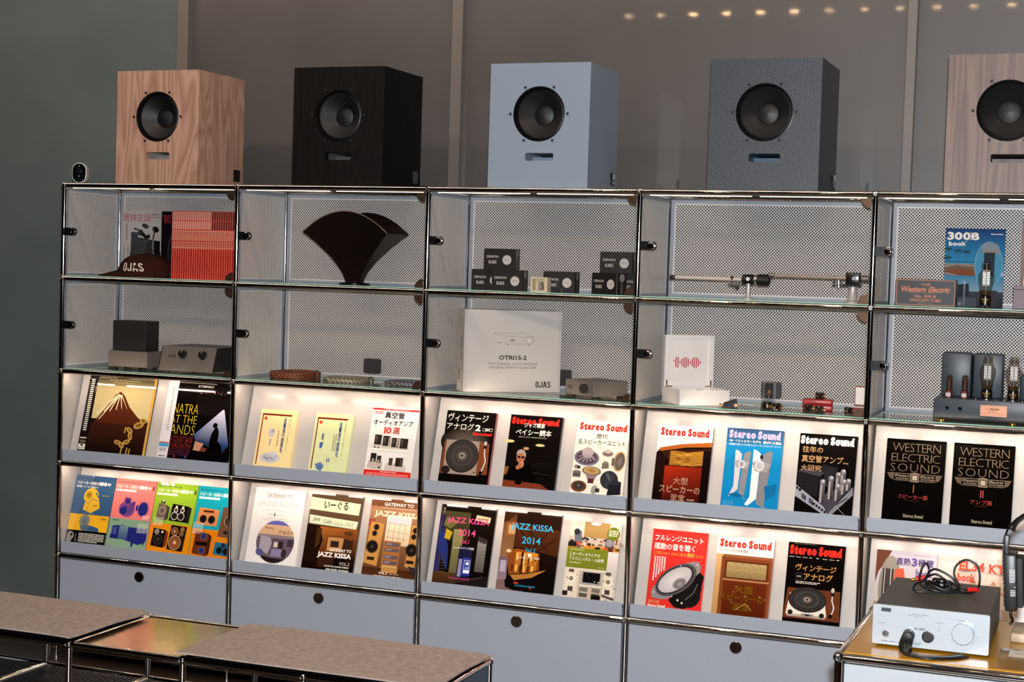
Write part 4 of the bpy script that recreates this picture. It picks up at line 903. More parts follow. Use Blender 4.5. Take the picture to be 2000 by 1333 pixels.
a.P([(.66, .10), (.92, .12), (.91, .19), (.65, .17)], '#b3ac8c'); a.T('musica!', .69, .125, .88, .16, '#4a4430', .02); a.P([(.74, .36), (.92, .40), (.88, .45), (.74, .42)], '#3a3430'); a.P([(.12, .16), (.36, .20), (.22, .30), (.08, .26)], '#6a663c')
pk = '#e0508a'; a.T('JAZZ KISSA', .14, .15, .90, .24, pk, .01); a.T('2014', .36, .29, .68, .375, pk, .01); a.T('Vol.1', .42, .42, .58, .47, pk, .005); a.T('2014年のジャズ喫茶', .31, .51, .69, .54, WH, .02); a.T('KATSUMASA KUSUNOSE', .30, .895, .67, .915, pk)
book('jazz_cafe_photo_book', a, 1.537, 1, .010, '#1c150f', 'dark photo book with large pink title lettering', 'book', 'jazz cafe photo books')
a = Art(.208, .278); a.G(0, 0, 1, 1, '#2c1b12', '#0d0a09'); a.G(0, .0, .22, .6, '#4c2e1a', '#8d6a4c'); a.P([(0, 0), (.26, 0), (.10, .12), (0, .16)], '#3c2416')
a.P([(.06, .16), (.24, .14), (.24, .30), (.06, .32)], '#8a5a34'); a.R(.10, .18, .22, .29, '#b3906a'); a.P([(.22, .14), (1, .20), (1, .52), (.5, .46), (.22, .44)], '#4a2a18')
for q in ((.4, .2, .8, .45), (.8, .22, .55, .46), (.95, .3, .6, .5), (.3, .22, .5, .45)): a.S([(q[0], q[1]), (q[2], q[3])], .014, '#2a1710')
a.P([(.12, .50), (.30, .46), (.68, .50), (.72, .78), (.20, .80)], '#8a4c20'); a.G(.28, .50, .66, .78, '#c98a3c', '#8a5020')
for k in range(9): a.R(.30 + .04 * k, .52 + .02 * (k % 3), .325 + .04 * k, .60 + .05 * (k % 2), ('#e6c078', '#a86a2c', '#5c3416')[k % 3])
for k in range(6): a.R(.22 + .07 * k, .66, .26 + .07 * k, .74, ('#5a3014', '#d8a858')[k % 2])
a.R(.38, .50, .42, .80, '#4a2410'); a.E(.15, .50, .06, .03, '#8a5028', 12, 0, '#ffe6b0'); a.E(.52, .53, .03, .022, '#ffe9c0', 10); a.G(.0, .58, .16, .86, '#6a5a6c', '#8d7c84'); a.R(.03, .62, .13, .76, '#a8a0b0'); a.P([(0, .86), (.3, .84), (.5, 1), (0, 1)], '#7c6460')
a.P([(.14, .86), (.22, .78), (.50, .75), (.72, .70), (.90, .68), (.98, .80), (.98, .98), (.30, .97), (.16, .94)], '#14100f'); a.P([(.22, .79), (.5, .76), (.84, .69), (.60, .80), (.30, .85)], '#a8743a'); a.R(.30, .87, .38, .89, '#b8482c'); a.R(.58, .91, .62, .94, '#8a3a24')
cy = '#38a8d0'; a.T('JAZZ KISSA', .14, .15, .88, .25, cy, .01); a.T('2014', .36, .31, .68, .395, cy, .01); a.T('Vol.2', .43, .445, .61, .495, cy, .005); a.T('2014年のジャズ喫茶', .33, .55, .70, .58, WH, .02); a.T('KATSUMASA KUSUNOSE', .33, .90, .68, .92, cy)
book('jazz_cafe_photo_book', a, 1.775, 1, .010, '#2c1b12', 'dark photo book with large sky-blue title lettering', 'book', 'jazz cafe photo books')
a = Art(.180, .262); a.R(0, 0, 1, 1, '#d3cabd'); a.G(.28, 0, .78, .2, '#b39a66', '#a88a58')
for k in range(24): a.S([(.29 + .02 * k, 0), (.29 + .02 * k, .2)], .004, '#8a7046')
for k in range(8): a.S([(0, .03 * k + .02), (.2, .03 * k + .01)], .004, '#a89c8c')
a.E(.50, .02, .10, .02, '#efe9dc', 14); a.R(0, .20, 1, .36, '#b8aca0'); a.R(0, .30, 1, .36, '#c88a3c')
rn = random.Random(3)
for k in range(46): u, v = rn.random(), .19 + .14 * rn.random(); a.R(u, v, u + .03 + .06 * rn.random(), v + .012 + .02 * rn.random(), rn.choice(('#4a4440', '#8d847c', '#2a2624', '#cfc6ba', '#6a5f58', '#9a6a4a')))
a.P([(.10, .14), (.24, .12), (.26, .27), (.12, .28)], '#6a6c78'); a.O(.15, .14, .06, '#33343c'); a.R(.72, .19, .88, .32, '#5a565c'); a.O(.80, .25, .07, '#8d8a90'); a.R(.0, .27, .16, .33, '#2a2624'); a.O(.20, .285, .04, '#b8583c'); a.R(.74, .31, .88, .37, '#5c3428'); a.O(.74, .335, .045, '#b8583c')
a.O(.86, .13, .125, '#6c7628', 26); a.L(.77, .085, .95, .17, 4, '#e3dfc0', .5, 6)
a.P([(0, .345), (.80, .345), (.80, .60), (0, .60)], '#77802c'); a.L(.06, .365, .34, .375, 1, '#e3dfc0'); a.R(.07, .40, .078, .50, '#efecd8'); a.T('オーディオマニアの', .11, .40, .65, .445, WH, .025); a.T('リスニングルーム訪問', .11, .46, .73, .505, WH, .025); a.L(.07, .53, .32, .545, 1, '#e3dfc0', seed=9); a.L(.64, .57, .76, .58, 1, '#c8c49a')
a.R(0, .60, 1, 1, '#cfc4b6'); a.G(.8, .36, 1, .8, '#d8d0cc', '#b8aeac'); a.R(.28, .63, .76, .98, '#b8aa9a'); a.R(.36, .64, .70, .78, '#1a1818'); a.R(.34, .635, .72, .80, '#9a9898'); a.R(.365, .645, .695, .775, '#141414'); a.R(.3, .81, .74, .82, '#efe9e0')
for u, v in ((.30, .84), (.54, .84), (.30, .91), (.54, .91)): a.R(u + .02, v, u + .18, v + .05, rn.choice(('#3a3632', '#5a544e', '#77706a')))
for u in (.14, .86): a.R(u - .09, .66, u + .09, .92, '#d8cdbc'); a.O(u, .74, .065, '#efe6d4'); a.O(u, .74, .045, '#8a7c6c'); a.R(u - .05, .84, u + .05, .90, '#4a443e'); a.R(u - .06, .62, u + .04, .66, '#5a544e')
a.R(0, .9, .1, .96, '#2a2624'); a.R(.56, .93, .74, 1, '#171514'); a.E(.85, .95, .06, .02, '#c8beb0'); a.P([(.76, .90), (1, .94), (1, .97), (.76, .93)], '#5a4a44')
for k in range(30): u, v = rn.random(), .62 + .36 * rn.random(); a.R(u, v, u + .02 + .03 * rn.random(), v + .008, rn.choice(('#4a4440', '#8d847c', '#efe9dc', '#6a5f58')))
book('listening_room_book', a, 2.017, 1, .012, '#d3cabd', 'listening room book with an olive green title band and a round green badge', 'book')

# ---- row 2, column 3
a = Art(.183, .257); a.R(0, 0, 1, 1, '#e6e0d8'); a.SS(.04, .03, .94, .135, SSR); a.T('オーディオの世界遺産', .05, .155, .55, .19, '#8a8078')
a.P([(.06, .31), (.45, .25), (1, .20), (1, 1), (0, 1), (0, .36)], '#1c0f0c'); a.P([(.05, .30), (.45, .235), (1, .19), (1, .25), (.55, .275), (.06, .345)], '#a8602c'); a.P([(.09, .35), (.55, .30), (.98, .27), (.98, .42), (.25, .46)], '#3c2016')
a.R(.24, .33, .88, .52, '#5a3418')
for k in range(13):
    v = .335 + .0145 * k; a.S([(.26, v), (.34, v - .004), (.42, v + .01 * math.sin(k)), (.5, v + .006), (.58, v + .016 * math.cos(k * .7)), (.66, v), (.86, v - .022)], .011, '#d8a848' if k % 2 else '#c08a34')
a.G(.18, .525, .86, 1, '#a8341c', '#3a1410', '#8a2a18', '#26100e'); a.G(.86, .30, 1, 1, '#1c100e', '#120a0a'); a.G(0, .4, .18, 1, '#2c1612', '#1a0e0c')
pe = '#d0a488'; a.T('大型', .36, .665, .63, .755, pe, .02); a.T('スピーカーの', .12, .77, .86, .865, pe, .02); a.T('至宝', .34, .88, .60, .965, pe, .02); a.T('再編集版', .64, .93, .78, .955, pe)
book('audio_magazine', a, 2.314, 0, .012, '#e6e0d8', 'magazine with a glowing wooden grille over a red-brown cabinet', spine='#26100e')
a = Art(.184, .262); a.G(0, 0, 1, .18, '#3c5a7c', '#2a6a94'); a.G(0, .18, 1, 1, '#2088b8', '#1a86ba'); a.P([(0, .80), (.4, .78), (1, .84), (1, 1), (0, 1)], '#1a84b6'); a.SS(.04, .02, .96, .125, '#b3aac8')
a.T('特集', .05, .145, .12, .17, WH, .03); a.T('ベストセラーモデル', .15, .14, .62, .175, WH, .035); a.T('選ばれる理由', .65, .14, .97, .175, WH, .035); a.T('評論家が迎え入れた新たなオーディオコンポーネント', .05, .19, .97, .215, WH, .02)
lg, dg = '#c8c6c8', '#8a8a8c'
a.P([(.18, .27), (.24, .28), (.30, .32), (.28, .76), (.16, .84), (.12, .85), (.20, .72)], lg); a.P([(.34, .31), (.42, .28), (.46, .29), (.40, .84), (.43, .89), (.30, .80)], dg); a.P([(.17, .41), (.29, .39), (.45, .42), (.40, .50), (.22, .49)], '#a5a5a8'); a.E(.31, .445, .06, .05, '#d8d8d8', 8); a.E(.31, .445, .04, .036, '#9a9a9a', 8)
a.P([(.50, .25), (.58, .27), (.64, .31), (.62, .86), (.48, .95), (.42, .94), (.50, .84)], '#dedcdc'); a.P([(.66, .32), (.78, .26), (.84, .28), (.76, .92), (.80, .98), (.62, .92)], '#858587'); a.P([(.49, .42), (.60, .38), (.83, .42), (.76, .53), (.56, .52)], '#9a9a9d'); a.E(.625, .45, .085, .068, '#d3d3d3', 8); a.E(.625, .45, .06, .05, '#b3b3b3', 8); a.E(.65, .34, .03, .03, '#2a2a2c', 8)
a.P([(.1, .83), (.24, .80), (.42, .84), (.3, .86)], '#1a6a94'); a.P([(.74, .70), (.96, .66), (.94, .80), (.78, .86)], '#1a6f9e'); a.L(.04, .915, .22, .985, 3, '#7ab0d0', .3, 3)
book('audio_magazine', a, 2.543, 0, .012, '#3c5a7c', 'blue magazine with two pale winged loudspeaker towers')
a = Art(.182, .260); a.R(0, 0, 1, 1, '#100d0c'); a.SS(.02, .025, .95, .13, WH); a.T('往年の', .06, .155, .42, .235, '#d3ac80', .02); a.T('真空管アンプ', .06, .265, .78, .355, '#d3ac80', .02); a.T('復刻版', .78, .33, .87, .35, '#d3ac80')
a.P([(.44, .37), (.70, .40), (.66, .56), (.36, .52)], '#2c2a2e'); a.P([(.28, .40), (.58, .44), (.55, .64), (.22, .60)], '#302e33'); a.P([(.02, .47), (.40, .52), (.38, .78), (.02, .70)], '#262428'); a.P([(.02, .47), (.10, .42), (.48, .47), (.40, .52)], '#4a484e'); a.P([(.40, .52), (.48, .47), (.46, .72), (.38, .78)], '#17161a')
a.P([(.0, .64), (.50, .88), (.60, .98), (.56, 1), (0, .78)], '#9a9aa2'); a.P([(.56, .99), (.98, .62), (.99, .72), (.62, 1)], '#84848c'); a.P([(.4, .80), (.56, .70), (.96, .60), (.6, .96)], '#4a4850'); a.S([(.70, .86), (.90, .76)], .02, '#4a4a50')
for u, v, h in ((.46, .58, .26), (.60, .53, .26), (.72, .48, .26), (.80, .44, .24), (.82, .56, .16), (.90, .55, .12), (.72, .62, .18)):
    a.G(u - .045, v, u + .045, v + h, '#6a6568', '#3a3638'); a.R(u - .035, v + .04, u + .0, v + h, '#a39c9c'); a.E(u, v, .045, .03, '#8d888a', 12); a.E(u + .01, v - .008, .02, .012, '#d8d4d2', 8)
for k in range(4): a.R(.12 + .02 * k, .74 + .01 * k, .135 + .02 * k, .80 + .01 * k, '#2a2a30'); a.R(.25 + .02 * k, .79 + .01 * k, .265 + .02 * k, .85 + .01 * k, '#2a2a30')
for k in range(5): a.O(.34 + .05 * k, .86 + .022 * k, .022, '#17161a')
a.O(.03, .68, .02, '#17161a'); a.O(.08, .70, .025, '#17161a'); a.S([(.7, .86), (.88, .97)], .006, '#a8a29a')
a.T('大研究', .06, .385, .42, .465, '#d3ac80', .02)
book('audio_magazine', a, 2.780, 0, .012, '#100d0c', 'black magazine with a chrome valve amplifier and tan title, at the right of its rack')

# ---- row 3, column 3
a = Art(.186, .260); a.R(0, 0, 1, 1, '#cc3a34'); a.L(.04, .025, .36, .035, 1, '#8a2420'); a.T('フルレンジユニット', .05, .07, .93, .145, WH, .03); a.T('躍動の音を聴く', .05, .17, .79, .255, WH, .035); a.T('口径5㎝〜20㎝', .05, .275, .51, .32, '#e8b858', .01); a.T('新旧', .53, .28, .64, .32, '#e8b858', .01); a.T('80', .66, .27, .79, .325, '#e8b858', .01); a.T('モデル', .81, .285, .965, .32, '#e8b858', .01)
for k, v1 in enumerate((.52, .54, .58, .62, .66)): a.VD(11 + k, .255 - .045 * k, .345, .28 - .045 * k, v1, WH)
a.P([(.90, .48), (1, .55), (.98, .62), (.97, .74), (.90, .88), (.70, .97), (.52, .96), (.40, .88), (.7, .6)], '#1c1a1a'); a.E(.76, .80, .21, .15, '#201e1e', 24, -.5); a.S([(.70, .86), (.84, .76), (.90, .64)], .012, '#77736f')
a.P([(.80, .37), (.88, .37), (.93, .43), (.92, .50), (.40, .86), (.28, .88), (.10, .87), (.07, .80), (.12, .72), (.56, .42)], '#8a8688'); a.E(.50, .62, .41, .165, '#5a5658', 30, -.62); a.E(.49, .62, .37, .145, '#3c383a', 30, -.62); a.E(.485, .62, .335, .125, '#b3aeb0', 30, -.62, '#cfcacb'); a.E(.57, .66, .13, .062, '#8d888a', 22, -.62); a.E(.58, .665, .10, .046, '#6a6668', 20, -.62, '#9a9496')
a.O(.86, .41, .014, '#d0ccca'); a.O(.12, .80, .014, '#d0ccca'); a.O(.56, .44, .01, '#d0ccca'); a.O(.46, .83, .01, '#d0ccca'); a.O(.57, .87, .018, '#d0ccca'); a.O(.65, .90, .018, '#d0ccca')
a.T('管球王国', .04, .895, .24, .935, '#c9a878'); a.SS(.04, .945, .36, .985, '#e3cdbb')
book('audio_magazine', a, 2.306, 1, .012, '#cc3a34', 'red magazine with a tilted full-range loudspeaker drive unit')
a = Art(.186, .257); a.R(0, 0, 1, 1, '#e3dbcf'); a.SS(.04, .03, .96, .135, SSR); a.T('オーディオの世界遺産', .05, .155, .55, .195, '#3c342c', .01); a.L(.57, .175, .72, .185, 1, '#a89c8c')
a.R(0, .225, 1, 1, '#8a5a3c'); a.G(0, .225, .12, 1, '#c9a070', '#b08a5c'); a.R(.10, .25, .16, 1, '#7a4a2c'); a.R(.14, .26, .97, 1, '#7c4428'); a.R(.17, .30, .93, .53, '#5c301c'); a.G(.20, .32, .90, .51, '#a8956a', '#8f7a50'); a.R(.15, .53, .96, .55, '#b08058'); a.G(.17, .56, .93, 1, '#6a3018', '#54230f')
for k in range(5):
    u = .20 + .14 * k
    a.S([(u, .32), (u + .14, .51)], .004, '#6a5a38'); a.S([(u + .14, .32), (u, .51)], .004, '#6a5a38'); a.O(u + .07, .415, .009, '#d8cba0', 8)
oc = '#8a6418'; a.T('大型', .37, .60, .70, .70, oc, .03); a.T('スピーカーの', .12, .71, .90, .80, oc, .03); a.T('至宝', .36, .82, .66, .91, oc, .03); a.S([(.55, .56), (.55, 1)], .004, '#4a1c0c'); a.S([(.42, .91), (.58, .82), (.70, .90)], .008, '#c9a878')
for u, v in ((.40, .62), (.35, .69), (.57, .73), (.82, .72), (.92, .75), (.34, .82)): a.O(u, v, .007, '#efe6d4', 8)
book('audio_magazine', a, 2.526, 1, .012, '#7c4428', 'magazine with a brown wooden cabinet under a diamond-quilted panel')
a = Art(.181, .258); a.R(0, 0, 1, 1, '#0f0c0b'); a.L(.1, .012, .5, .02, 1, '#8a8480'); a.SS(.03, .03, .95, .15, SSR)
for k, s_ in enumerate(('Garrard', 'Thorens', 'Ortofon', 'EMT', 'SME', 'Denon', 'Shure', 'etc')): a.T(s_, .03 + .118 * k, .172, .03 + .118 * k + (.085 if len(s_) > 4 else .05), .184, '#cfc8be', .01)
a.T('ヴィンテージ', .16, .26, .87, .345, '#d3a060', .025); a.T('アナログ', .31, .365, .82, .455, '#d3a060', .025); a.R(.17, .375, .285, .455, '#5a544e'); a.R(.174, .379, .281, .451, '#0f0c0b'); a.T('保存版', .19, .405, .265, .425, WH, .02); a.L(.18, .475, .62, .51, 2, '#cfc8be', .5, 2)
a.P([(.05, .56), (.97, .56), (.99, .95), (.0, .95)], '#6a3c26'); a.R(0, .93, 1, 1, '#120d0b'); a.P([(.10, .62), (.70, .62), (.76, .88), (.74, .91), (.08, .91), (.05, .88)], '#d8d0c6'); a.P([(.05, .88), (.76, .88), (.74, .91), (.08, .91)], '#a89c90')
turntable(a, .41, .695, .33, .155, '#34312f', '#55504c'); a.P([(.32, .865), (.54, .865), (.53, .905), (.33, .905)], '#8d8884'); a.P([(.36, .87), (.50, .87), (.43, .895)], '#2c2a28'); a.E(.13, .86, .045, .03, '#2a2725'); a.E(.68, .87, .045, .03, '#2a2725'); tonearm(a, [(.84, .60), (.84, .68), (.88, .76), (.86, .82), (.83, .865)])
book('audio_magazine', a, 2.757, 1, .012, '#0f0c0b', 'black magazine with a white turntable on brown wood and orange title')

# ---- row 2, column 4
def western(num, sub):
    a = Art(.180, .262); a.R(0, 0, 1, 1, '#0a0807'); gd = '#857661'
    a.T('WESTERN', .10, .05, .91, .15, gd, g=slab('WESTERN', -.022, .02, .06, .02)); a.T('ELECTRIC', .09, .175, .91, .27, gd, g=slab('ELECTRIC', -.022, .02, .06, .02)); a.T('SOUND', .09, .295, .92, .39, gd, g=slab('SOUND', -.022, .02, .06, .16))
    a.P([(.04, .41), (.46, .41), (.46, .50), (.18, .50), (.09, .475)], '#77685a'); a.P([(.56, .41), (.97, .41), (.92, .475), (.84, .50), (.56, .50)], '#77685a'); a.R(.155, .42, .43, .49, '#0c0a09'); a.R(.585, .42, .86, .49, '#0c0a09'); a.P([(.44, .405), (.51, .395), (.58, .405), (.58, .51), (.44, .51)], '#8d7d6a'); a.R(.455, .42, .565, .495, '#3c342c'); a.R(.47, .43, .55, .487, '#b8a894')
    for k in range(5): a.S([(.05 + .012 * k, .42 + .013 * k), (.15, .42 + .013 * k)], .004, '#2c2620'); a.S([(.87, .42 + .013 * k), (.955 - .012 * k, .42 + .013 * k)], .004, '#2c2620')
    a.T('Western', .17, .425, .42, .455, '#a89a86', .01, .25); a.T('SOUND', .19, .465, .41, .483, '#a89a86', .01); a.T('Electric', .60, .425, .84, .455, '#a89a86', .01, .25); a.T('SYSTEM', .61, .465, .84, .483, '#a89a86', .01)
    for k in range(num): a.R(.495 + .035 * (k - (num - 1) / 2), .545, .512 + .035 * (k - (num - 1) / 2), .635, '#a8584c' if num > 1 else '#9c6a5c')
    a.T(sub, .50 - .035 * len(sub) - .04, .66, .54 + .035 * len(sub), .715, '#b04a40', .03); a.L(.40, .73, .62, .737, 1, '#7a3c34'); a.SS(.36, .89, .70, .935, '#8d8470'); return a
a = western(1, 'スピーカー篇'); book('deluxe_audio_book', a, 3.053, 0, .016, '#0a0807', 'glossy black book with a winged emblem over a single numeral stroke', 'book', 'glossy black deluxe books')
a = western(2, 'アンプ篇'); book('deluxe_audio_book', a, 3.256, 0, .016, '#0a0807', 'glossy black book with a winged emblem over a double red numeral stroke', 'book', 'glossy black deluxe books')
# ---- row 3, column 4 (partly behind the amplifier)
a = Art(.184, .260); a.G(0, 0, 1, 1, '#b3b0bc', '#c9b8a4'); a.P([(0, 0), (.25, 0), (.16, .14), (.05, .26), (0, .4)], '#6a4436'); a.E(.24, .42, .18, .36, '#8d8880', 24, .03); a.R(.12, .22, .30, .75, '#4a4442'); a.R(.15, .22, .16, .75, '#cfc8be'); a.R(.25, .22, .262, .75, '#cfc8be'); a.P([(.32, .22), (.46, .20), (.52, .42), (.30, .40)], '#c8604a'); a.P([(.3, .44), (.36, .42), (.74, .58), (.70, .62)], '#e3d8c4'); a.G(0, .62, 1, 1, '#a88a6c', '#6a5a52')
pv = '#6a5a92'; a.T('直熱', .33, .075, .57, .165, pv, .035); a.T('3', .585, .07, .68, .17, pv, g=slab('3', .05)); a.T('極管', .69, .075, .95, .165, pv, .035); a.T('book', .66, .20, .94, .29, pv, g=slab('book', .035)); a.L(.6, .035, .9, .045, 1, '#77708a')
book('valve_book', a, 3.036, 1, .012, '#6a4436', 'pale book with violet title and a big glass valve, behind the silver amplifier', 'book', 'valve books')
a = Art(.186, .260); a.G(0, 0, 1, 1, '#c4bcb8', '#cfa888'); rr = '#c8553f'
for k in range(9):
    u = .02 + .11 * k; h = .36 + .06 * math.sin(k * 2.3); a.R(u, h, u + .10, .80, ('#cfa884', '#b98e6c', '#d8b896')[k % 3]); a.P([(u, h), (u + .05, h - .06), (u + .10, h)], ('#b08a70', '#a3806a')[k % 2])
    for r2 in range(5):
        for c2 in range(3): a.R(u + .012 + .03 * c2, h + .03 + .06 * r2, u + .03 + .03 * c2, h + .06 + .06 * r2, '#8a6a58')
a.G(.62, .48, .98, .98, '#b8aca4', '#77706c'); a.E(.80, .50, .18, .08, '#c8beb6', 20); a.R(.66, .56, .72, .95, '#4a4442'); a.G(0, .82, 1, 1, '#8a6a54', '#5c4a40')
a.T('EL34', .05, .05, .47, .16, rr, g=slab('EL34', .03)); a.T('KT88', .53, .06, .99, .17, rr, g=slab('KT88', .03)); a.T('book', .04, .195, .34, .29, rr, g=slab('book', .035))
book('valve_book', a, 3.275, 1, .012, '#c4bcb8', 'book with red slab-serif title and a town skyline, beside the hanging headphones', 'book', 'valve books')

# ================================================================== behind the glass doors, upper row
S0, S1 = 1.4521, 1.1021          # tops of the two glass shelves
def upright(name, art, x, y, z, T, cover, label, cat='magazine', group=None, lean=.0, m=None):
    o = bookbody(name, art.W, art.H, T, cover, Matrix.Translation((x, y, z)) @ Matrix.Rotation(-lean, 4, 'X'), None)
    tag(o, label, cat, group); art.obj('cover_print', o, m); return o
# ---- column 0
a = Art(.180, .256); a.R(0, 0, 1, 1, '#b3aeaa'); a.T('管球王国', .03, .05, .72, .16, '#b83a40', -.004); a.L(.76, .05, .95, .065, 1, '#2a2624'); a.L(.8, .09, .96, .11, 2, '#b83a40'); a.VD(9, .11, .20, .14, .45, '#5a5654'); a.VD(8, .05, .55, .08, .78, '#77726f'); a.VD(6, .15, .55, .18, .72, '#77726f')
bk = '#141517'
a.P([(.24, .32), (.42, .33), (.42, .62), (.23, .62)], '#17222c'); a.R(.24, .45, .98, .62, bk); a.P([(.42, .40), (.98, .46), (.98, .62), (.42, .62)], bk); a.O(.48, .33, .07, bk); a.E(.60, .23, .09, .035, bk, 14, .3); a.E(.86, .28, .09, .045, bk, 14, .3); a.S([(.8, .44), (.84, .30)], .03, bk); a.S([(.52, .34), (.62, .40), (.72, .38)], .08, bk); a.E(.34, .27, .04, .012, bk); a.S([(.32, .28), (.45, .29)], .03, bk); a.E(.60, .45, .17, .03, '#2a2c30'); a.G(.22, .62, 1, 1, '#141517', '#1c1a1a')
_va = a
a = Art(.180, .256); a.R(0, 0, 1, 1, '#17121a'); a.T('管球王国', .03, .05, .95, .18, '#a83640', -.004); a.E(.32, .62, .16, .30, '#3c3a42', 20); a.E(.32, .62, .13, .26, '#1c1a20', 20); a.E(.36, .30, .09, .06, '#4c4a50', 14); a.R(.26, .40, .40, .85, '#2c2a30'); a.R(.24, .86, .44, .92, '#6a5430')
_vb = a
G_ = 'valve magazines standing in the left cabinet'
upright('valve_magazine', _va, .058, .285, S0, .010, '#b3aeaa', 'white valve magazine with a black silhouette, standing behind the dark cap', 'magazine', G_)
upright('valve_magazine', _vb, .240, .285, S0, .010, '#17121a', 'black valve magazine half hidden behind the red spines', 'magazine', G_)
def spine_art(dark, seed):
    a = Art(.0095, .250); rn = random.Random(seed); rd = '#c43c30'; pl = '#e2a490' if not dark else '#5c1a20'
    a.R(0, 0, 1, 1, rd); a.R(.06, .012, .94, .135, pl); a.R(.06, .15, .94, .265, pl); a.R(.06, .285, .94, .335, '#e2a490')
    for k in range(3): a.R(.06, .345 + .03 * k, .94, .37 + .03 * k, '#cf8a74')
    a.R(.06, .45, .94, .51, '#d48e78'); a.R(.06, .52, .94, .55, '#cf8a74')
    ink = '#8a3a30' if not dark else '#b35a4c'
    for k in range(9): a.R(.34, .02 + .0125 * k, .66, .028 + .0125 * k, ink); a.R(.34, .158 + .011 * k, .66, .164 + .011 * k, ink)
    for k in range(22):
        if rn.random() < .65: a.R(.3, .57 + .018 * k, .7, .58 + .018 * k, '#7c1f1a')
    a.R(.0, .0, .15, 1, '#eaa08c'); a.R(.25, .30, .75, .325, '#a04438'); a.R(.2, .46, .8, .50, '#b85848')
    return a
for k in range(27):
    dk = k >= 17; key = ('spn', dk, k % 3)
    x = .4445 + .0098 * k
    if k < 3 or 17 <= k < 20:
        art = spine_art(dk, 5 + k); o = thing('audio_magazine', '', 'magazine', (x, .05, S0))
        MB().box(0, .0095, 0, .181, 0, .250).build('cover', mat('cover_red', '#c43c30', .35), o)
        MB().box(.0012, .0083, .181, .1815, .002, .248).build('pages', paper, o); art.obj('spine_print', o)
        MATS[key] = o
    else:
        src = MATS[key]; o = src.copy(); C.objects.link(o); o.location = (x, .05, S0)
        for ch in src.children: q = ch.copy(); C.objects.link(q); q.parent = o
    tag(o, 'red magazine spine with a dark red top block, right part of the packed row' if dk else 'red magazine spine with a pale pink top block, left part of the packed row', 'magazine', 'dark-topped red magazines' if dk else 'pale-topped red magazines')
# cap
cap = thing('baseball_cap', 'dark brown cap with white block lettering in front of the valve magazines', 'cap', (.275, .135, S0))
capm = add_noise(mat('cap_cotton', '#33160f', .9, 0, .1), 400, '#2c120c', '#3a1b13', 2, bump=.3)
rx, ry, rz = .113, .095, .089
prof = []
for i in range(13):
    t = PI / 2 * i / 12; prof.append((math.cos(t) ** .72, math.sin(t)))
vs = []; fs = []; n = 48
for r, h in prof:
    for k in range(n):
        a_ = 2 * PI * k / n; q = 1 - .012 * abs(math.sin(3 * a_)) ** .3 if r > .02 else 1
        q = 1 - .010 * math.exp(-((a_ * 3 / PI + .5) % 1 - .5) ** 2 * 300) if r > .02 else 1
        vs.append((rx * max(r, .001) * q * math.cos(a_), ry * max(r, .001) * q * math.sin(a_), rz * h))
for i in range(12):
    for k in range(n): fs.append((i * n + k, i * n + (k + 1) % n, (i + 1) * n + (k + 1) % n, (i + 1) * n + k))
MB().add(vs, fs).build('crown', capm, cap, 60)
bm = bmesh.new(); cols = []
for i in range(21):
    a_ = math.radians(128 + 112 * i / 20); row_ = []
    for j in range(7):
        t = j / 6; ext = .078 * math.sin(PI * (i + .0) / 20) ** .6 * t; c_, s__ = math.cos(a_), math.sin(a_)
        row_.append(bm.verts.new(((rx * .985 + ext) * c_, (ry * .985 + ext) * s__, .004 + .010 * (1 - t) - .004 * t + .012 * (1 - ((i - 10) / 10) ** 2) * (1 - t * .6))))
    cols.append(row_)
for i in range(20):
    for j in range(6): bm.faces.new((cols[i][j], cols[i + 1][j], cols[i + 1][j + 1], cols[i][j + 1]))
ext_ = bmesh.ops.extrude_face_region(bm, geom=bm.faces[:])
for v in [g for g in ext_['geom'] if isinstance(g, bmesh.types.BMVert)]: v.co.z = max(v.co.z - .003, .0002)
bmesh.ops.recalc_face_normals(bm, faces=bm.faces[:])
MB().bm(bm).build('brim', capm, cap, 50)
MB().ball((0, 0, rz), .006, 12, 8).build('button', capm, cap, 60)
gv, gf = ojas(); xa, xb = min(p[0] for p in gv), max(p[0] for p in gv); ya, yb = min(p[1] for p in gv), max(p[1] for p in gv)
mid = math.radians(270); vs = []
for gx, gy in gv:
    u, v = (gx - xa) / (xb - xa) - .5, (gy - ya) / (yb - ya); h = (.022 + .032 * v) / rz; r = math.cos(math.asin(min(h, .99))) ** .72
    a_ = mid + u * .84 - (v - .5) * .10; vs.append(((rx * r + .0012) * math.cos(a_), (ry * r + .0012) * math.sin(a_), h * rz))
MB().add(vs, gf).build('lettering', mat('embroidery_white', '#d8d0c0', .7), cap)

# ---- column 1: fan-shaped horn
horn = thing('horn_loudspeaker', 'fan-shaped glossy dark brown loudspeaker horn standing on a round flange', 'horn', (1.149, .150, S0))
hornm = mat('horn_lacquer', '#140d0b', .3, 0, .14)
def hp_(a_, t, sgn, off=0.0):
    w_ = .029 + .139 * t ** 1.45; d_ = .016 + .074 * t ** 1.9 - off
    return (a_ * (w_ - off), sgn * d_, .010 + t * (.175 + .076 * (1 - a_ * a_)))
NA, NT = 24, 18
def sheet(sgn, off, flip):
    vs = [hp_(-1 + 2 * i / NA, j / NT, sgn, off) for j in range(NT + 1) for i in range(NA + 1)]; fs = []
    for j in range(NT):
        for i in range(NA):
            k = j * (NA + 1) + i; f = (k, k + 1, k + NA + 2, k + NA + 1); fs.append(f if flip else f[::-1])
    return vs, fs
b = MB(); b.add(*sheet(-1, 0, True)); b.add(*sheet(-1, .003, False)); b.build('front_wall', hornm, horn, 50)
b = MB(); b.add(*sheet(1, 0, False)); b.add(*sheet(1, .003, True)); b.build('rear_wall', hornm, horn, 50)
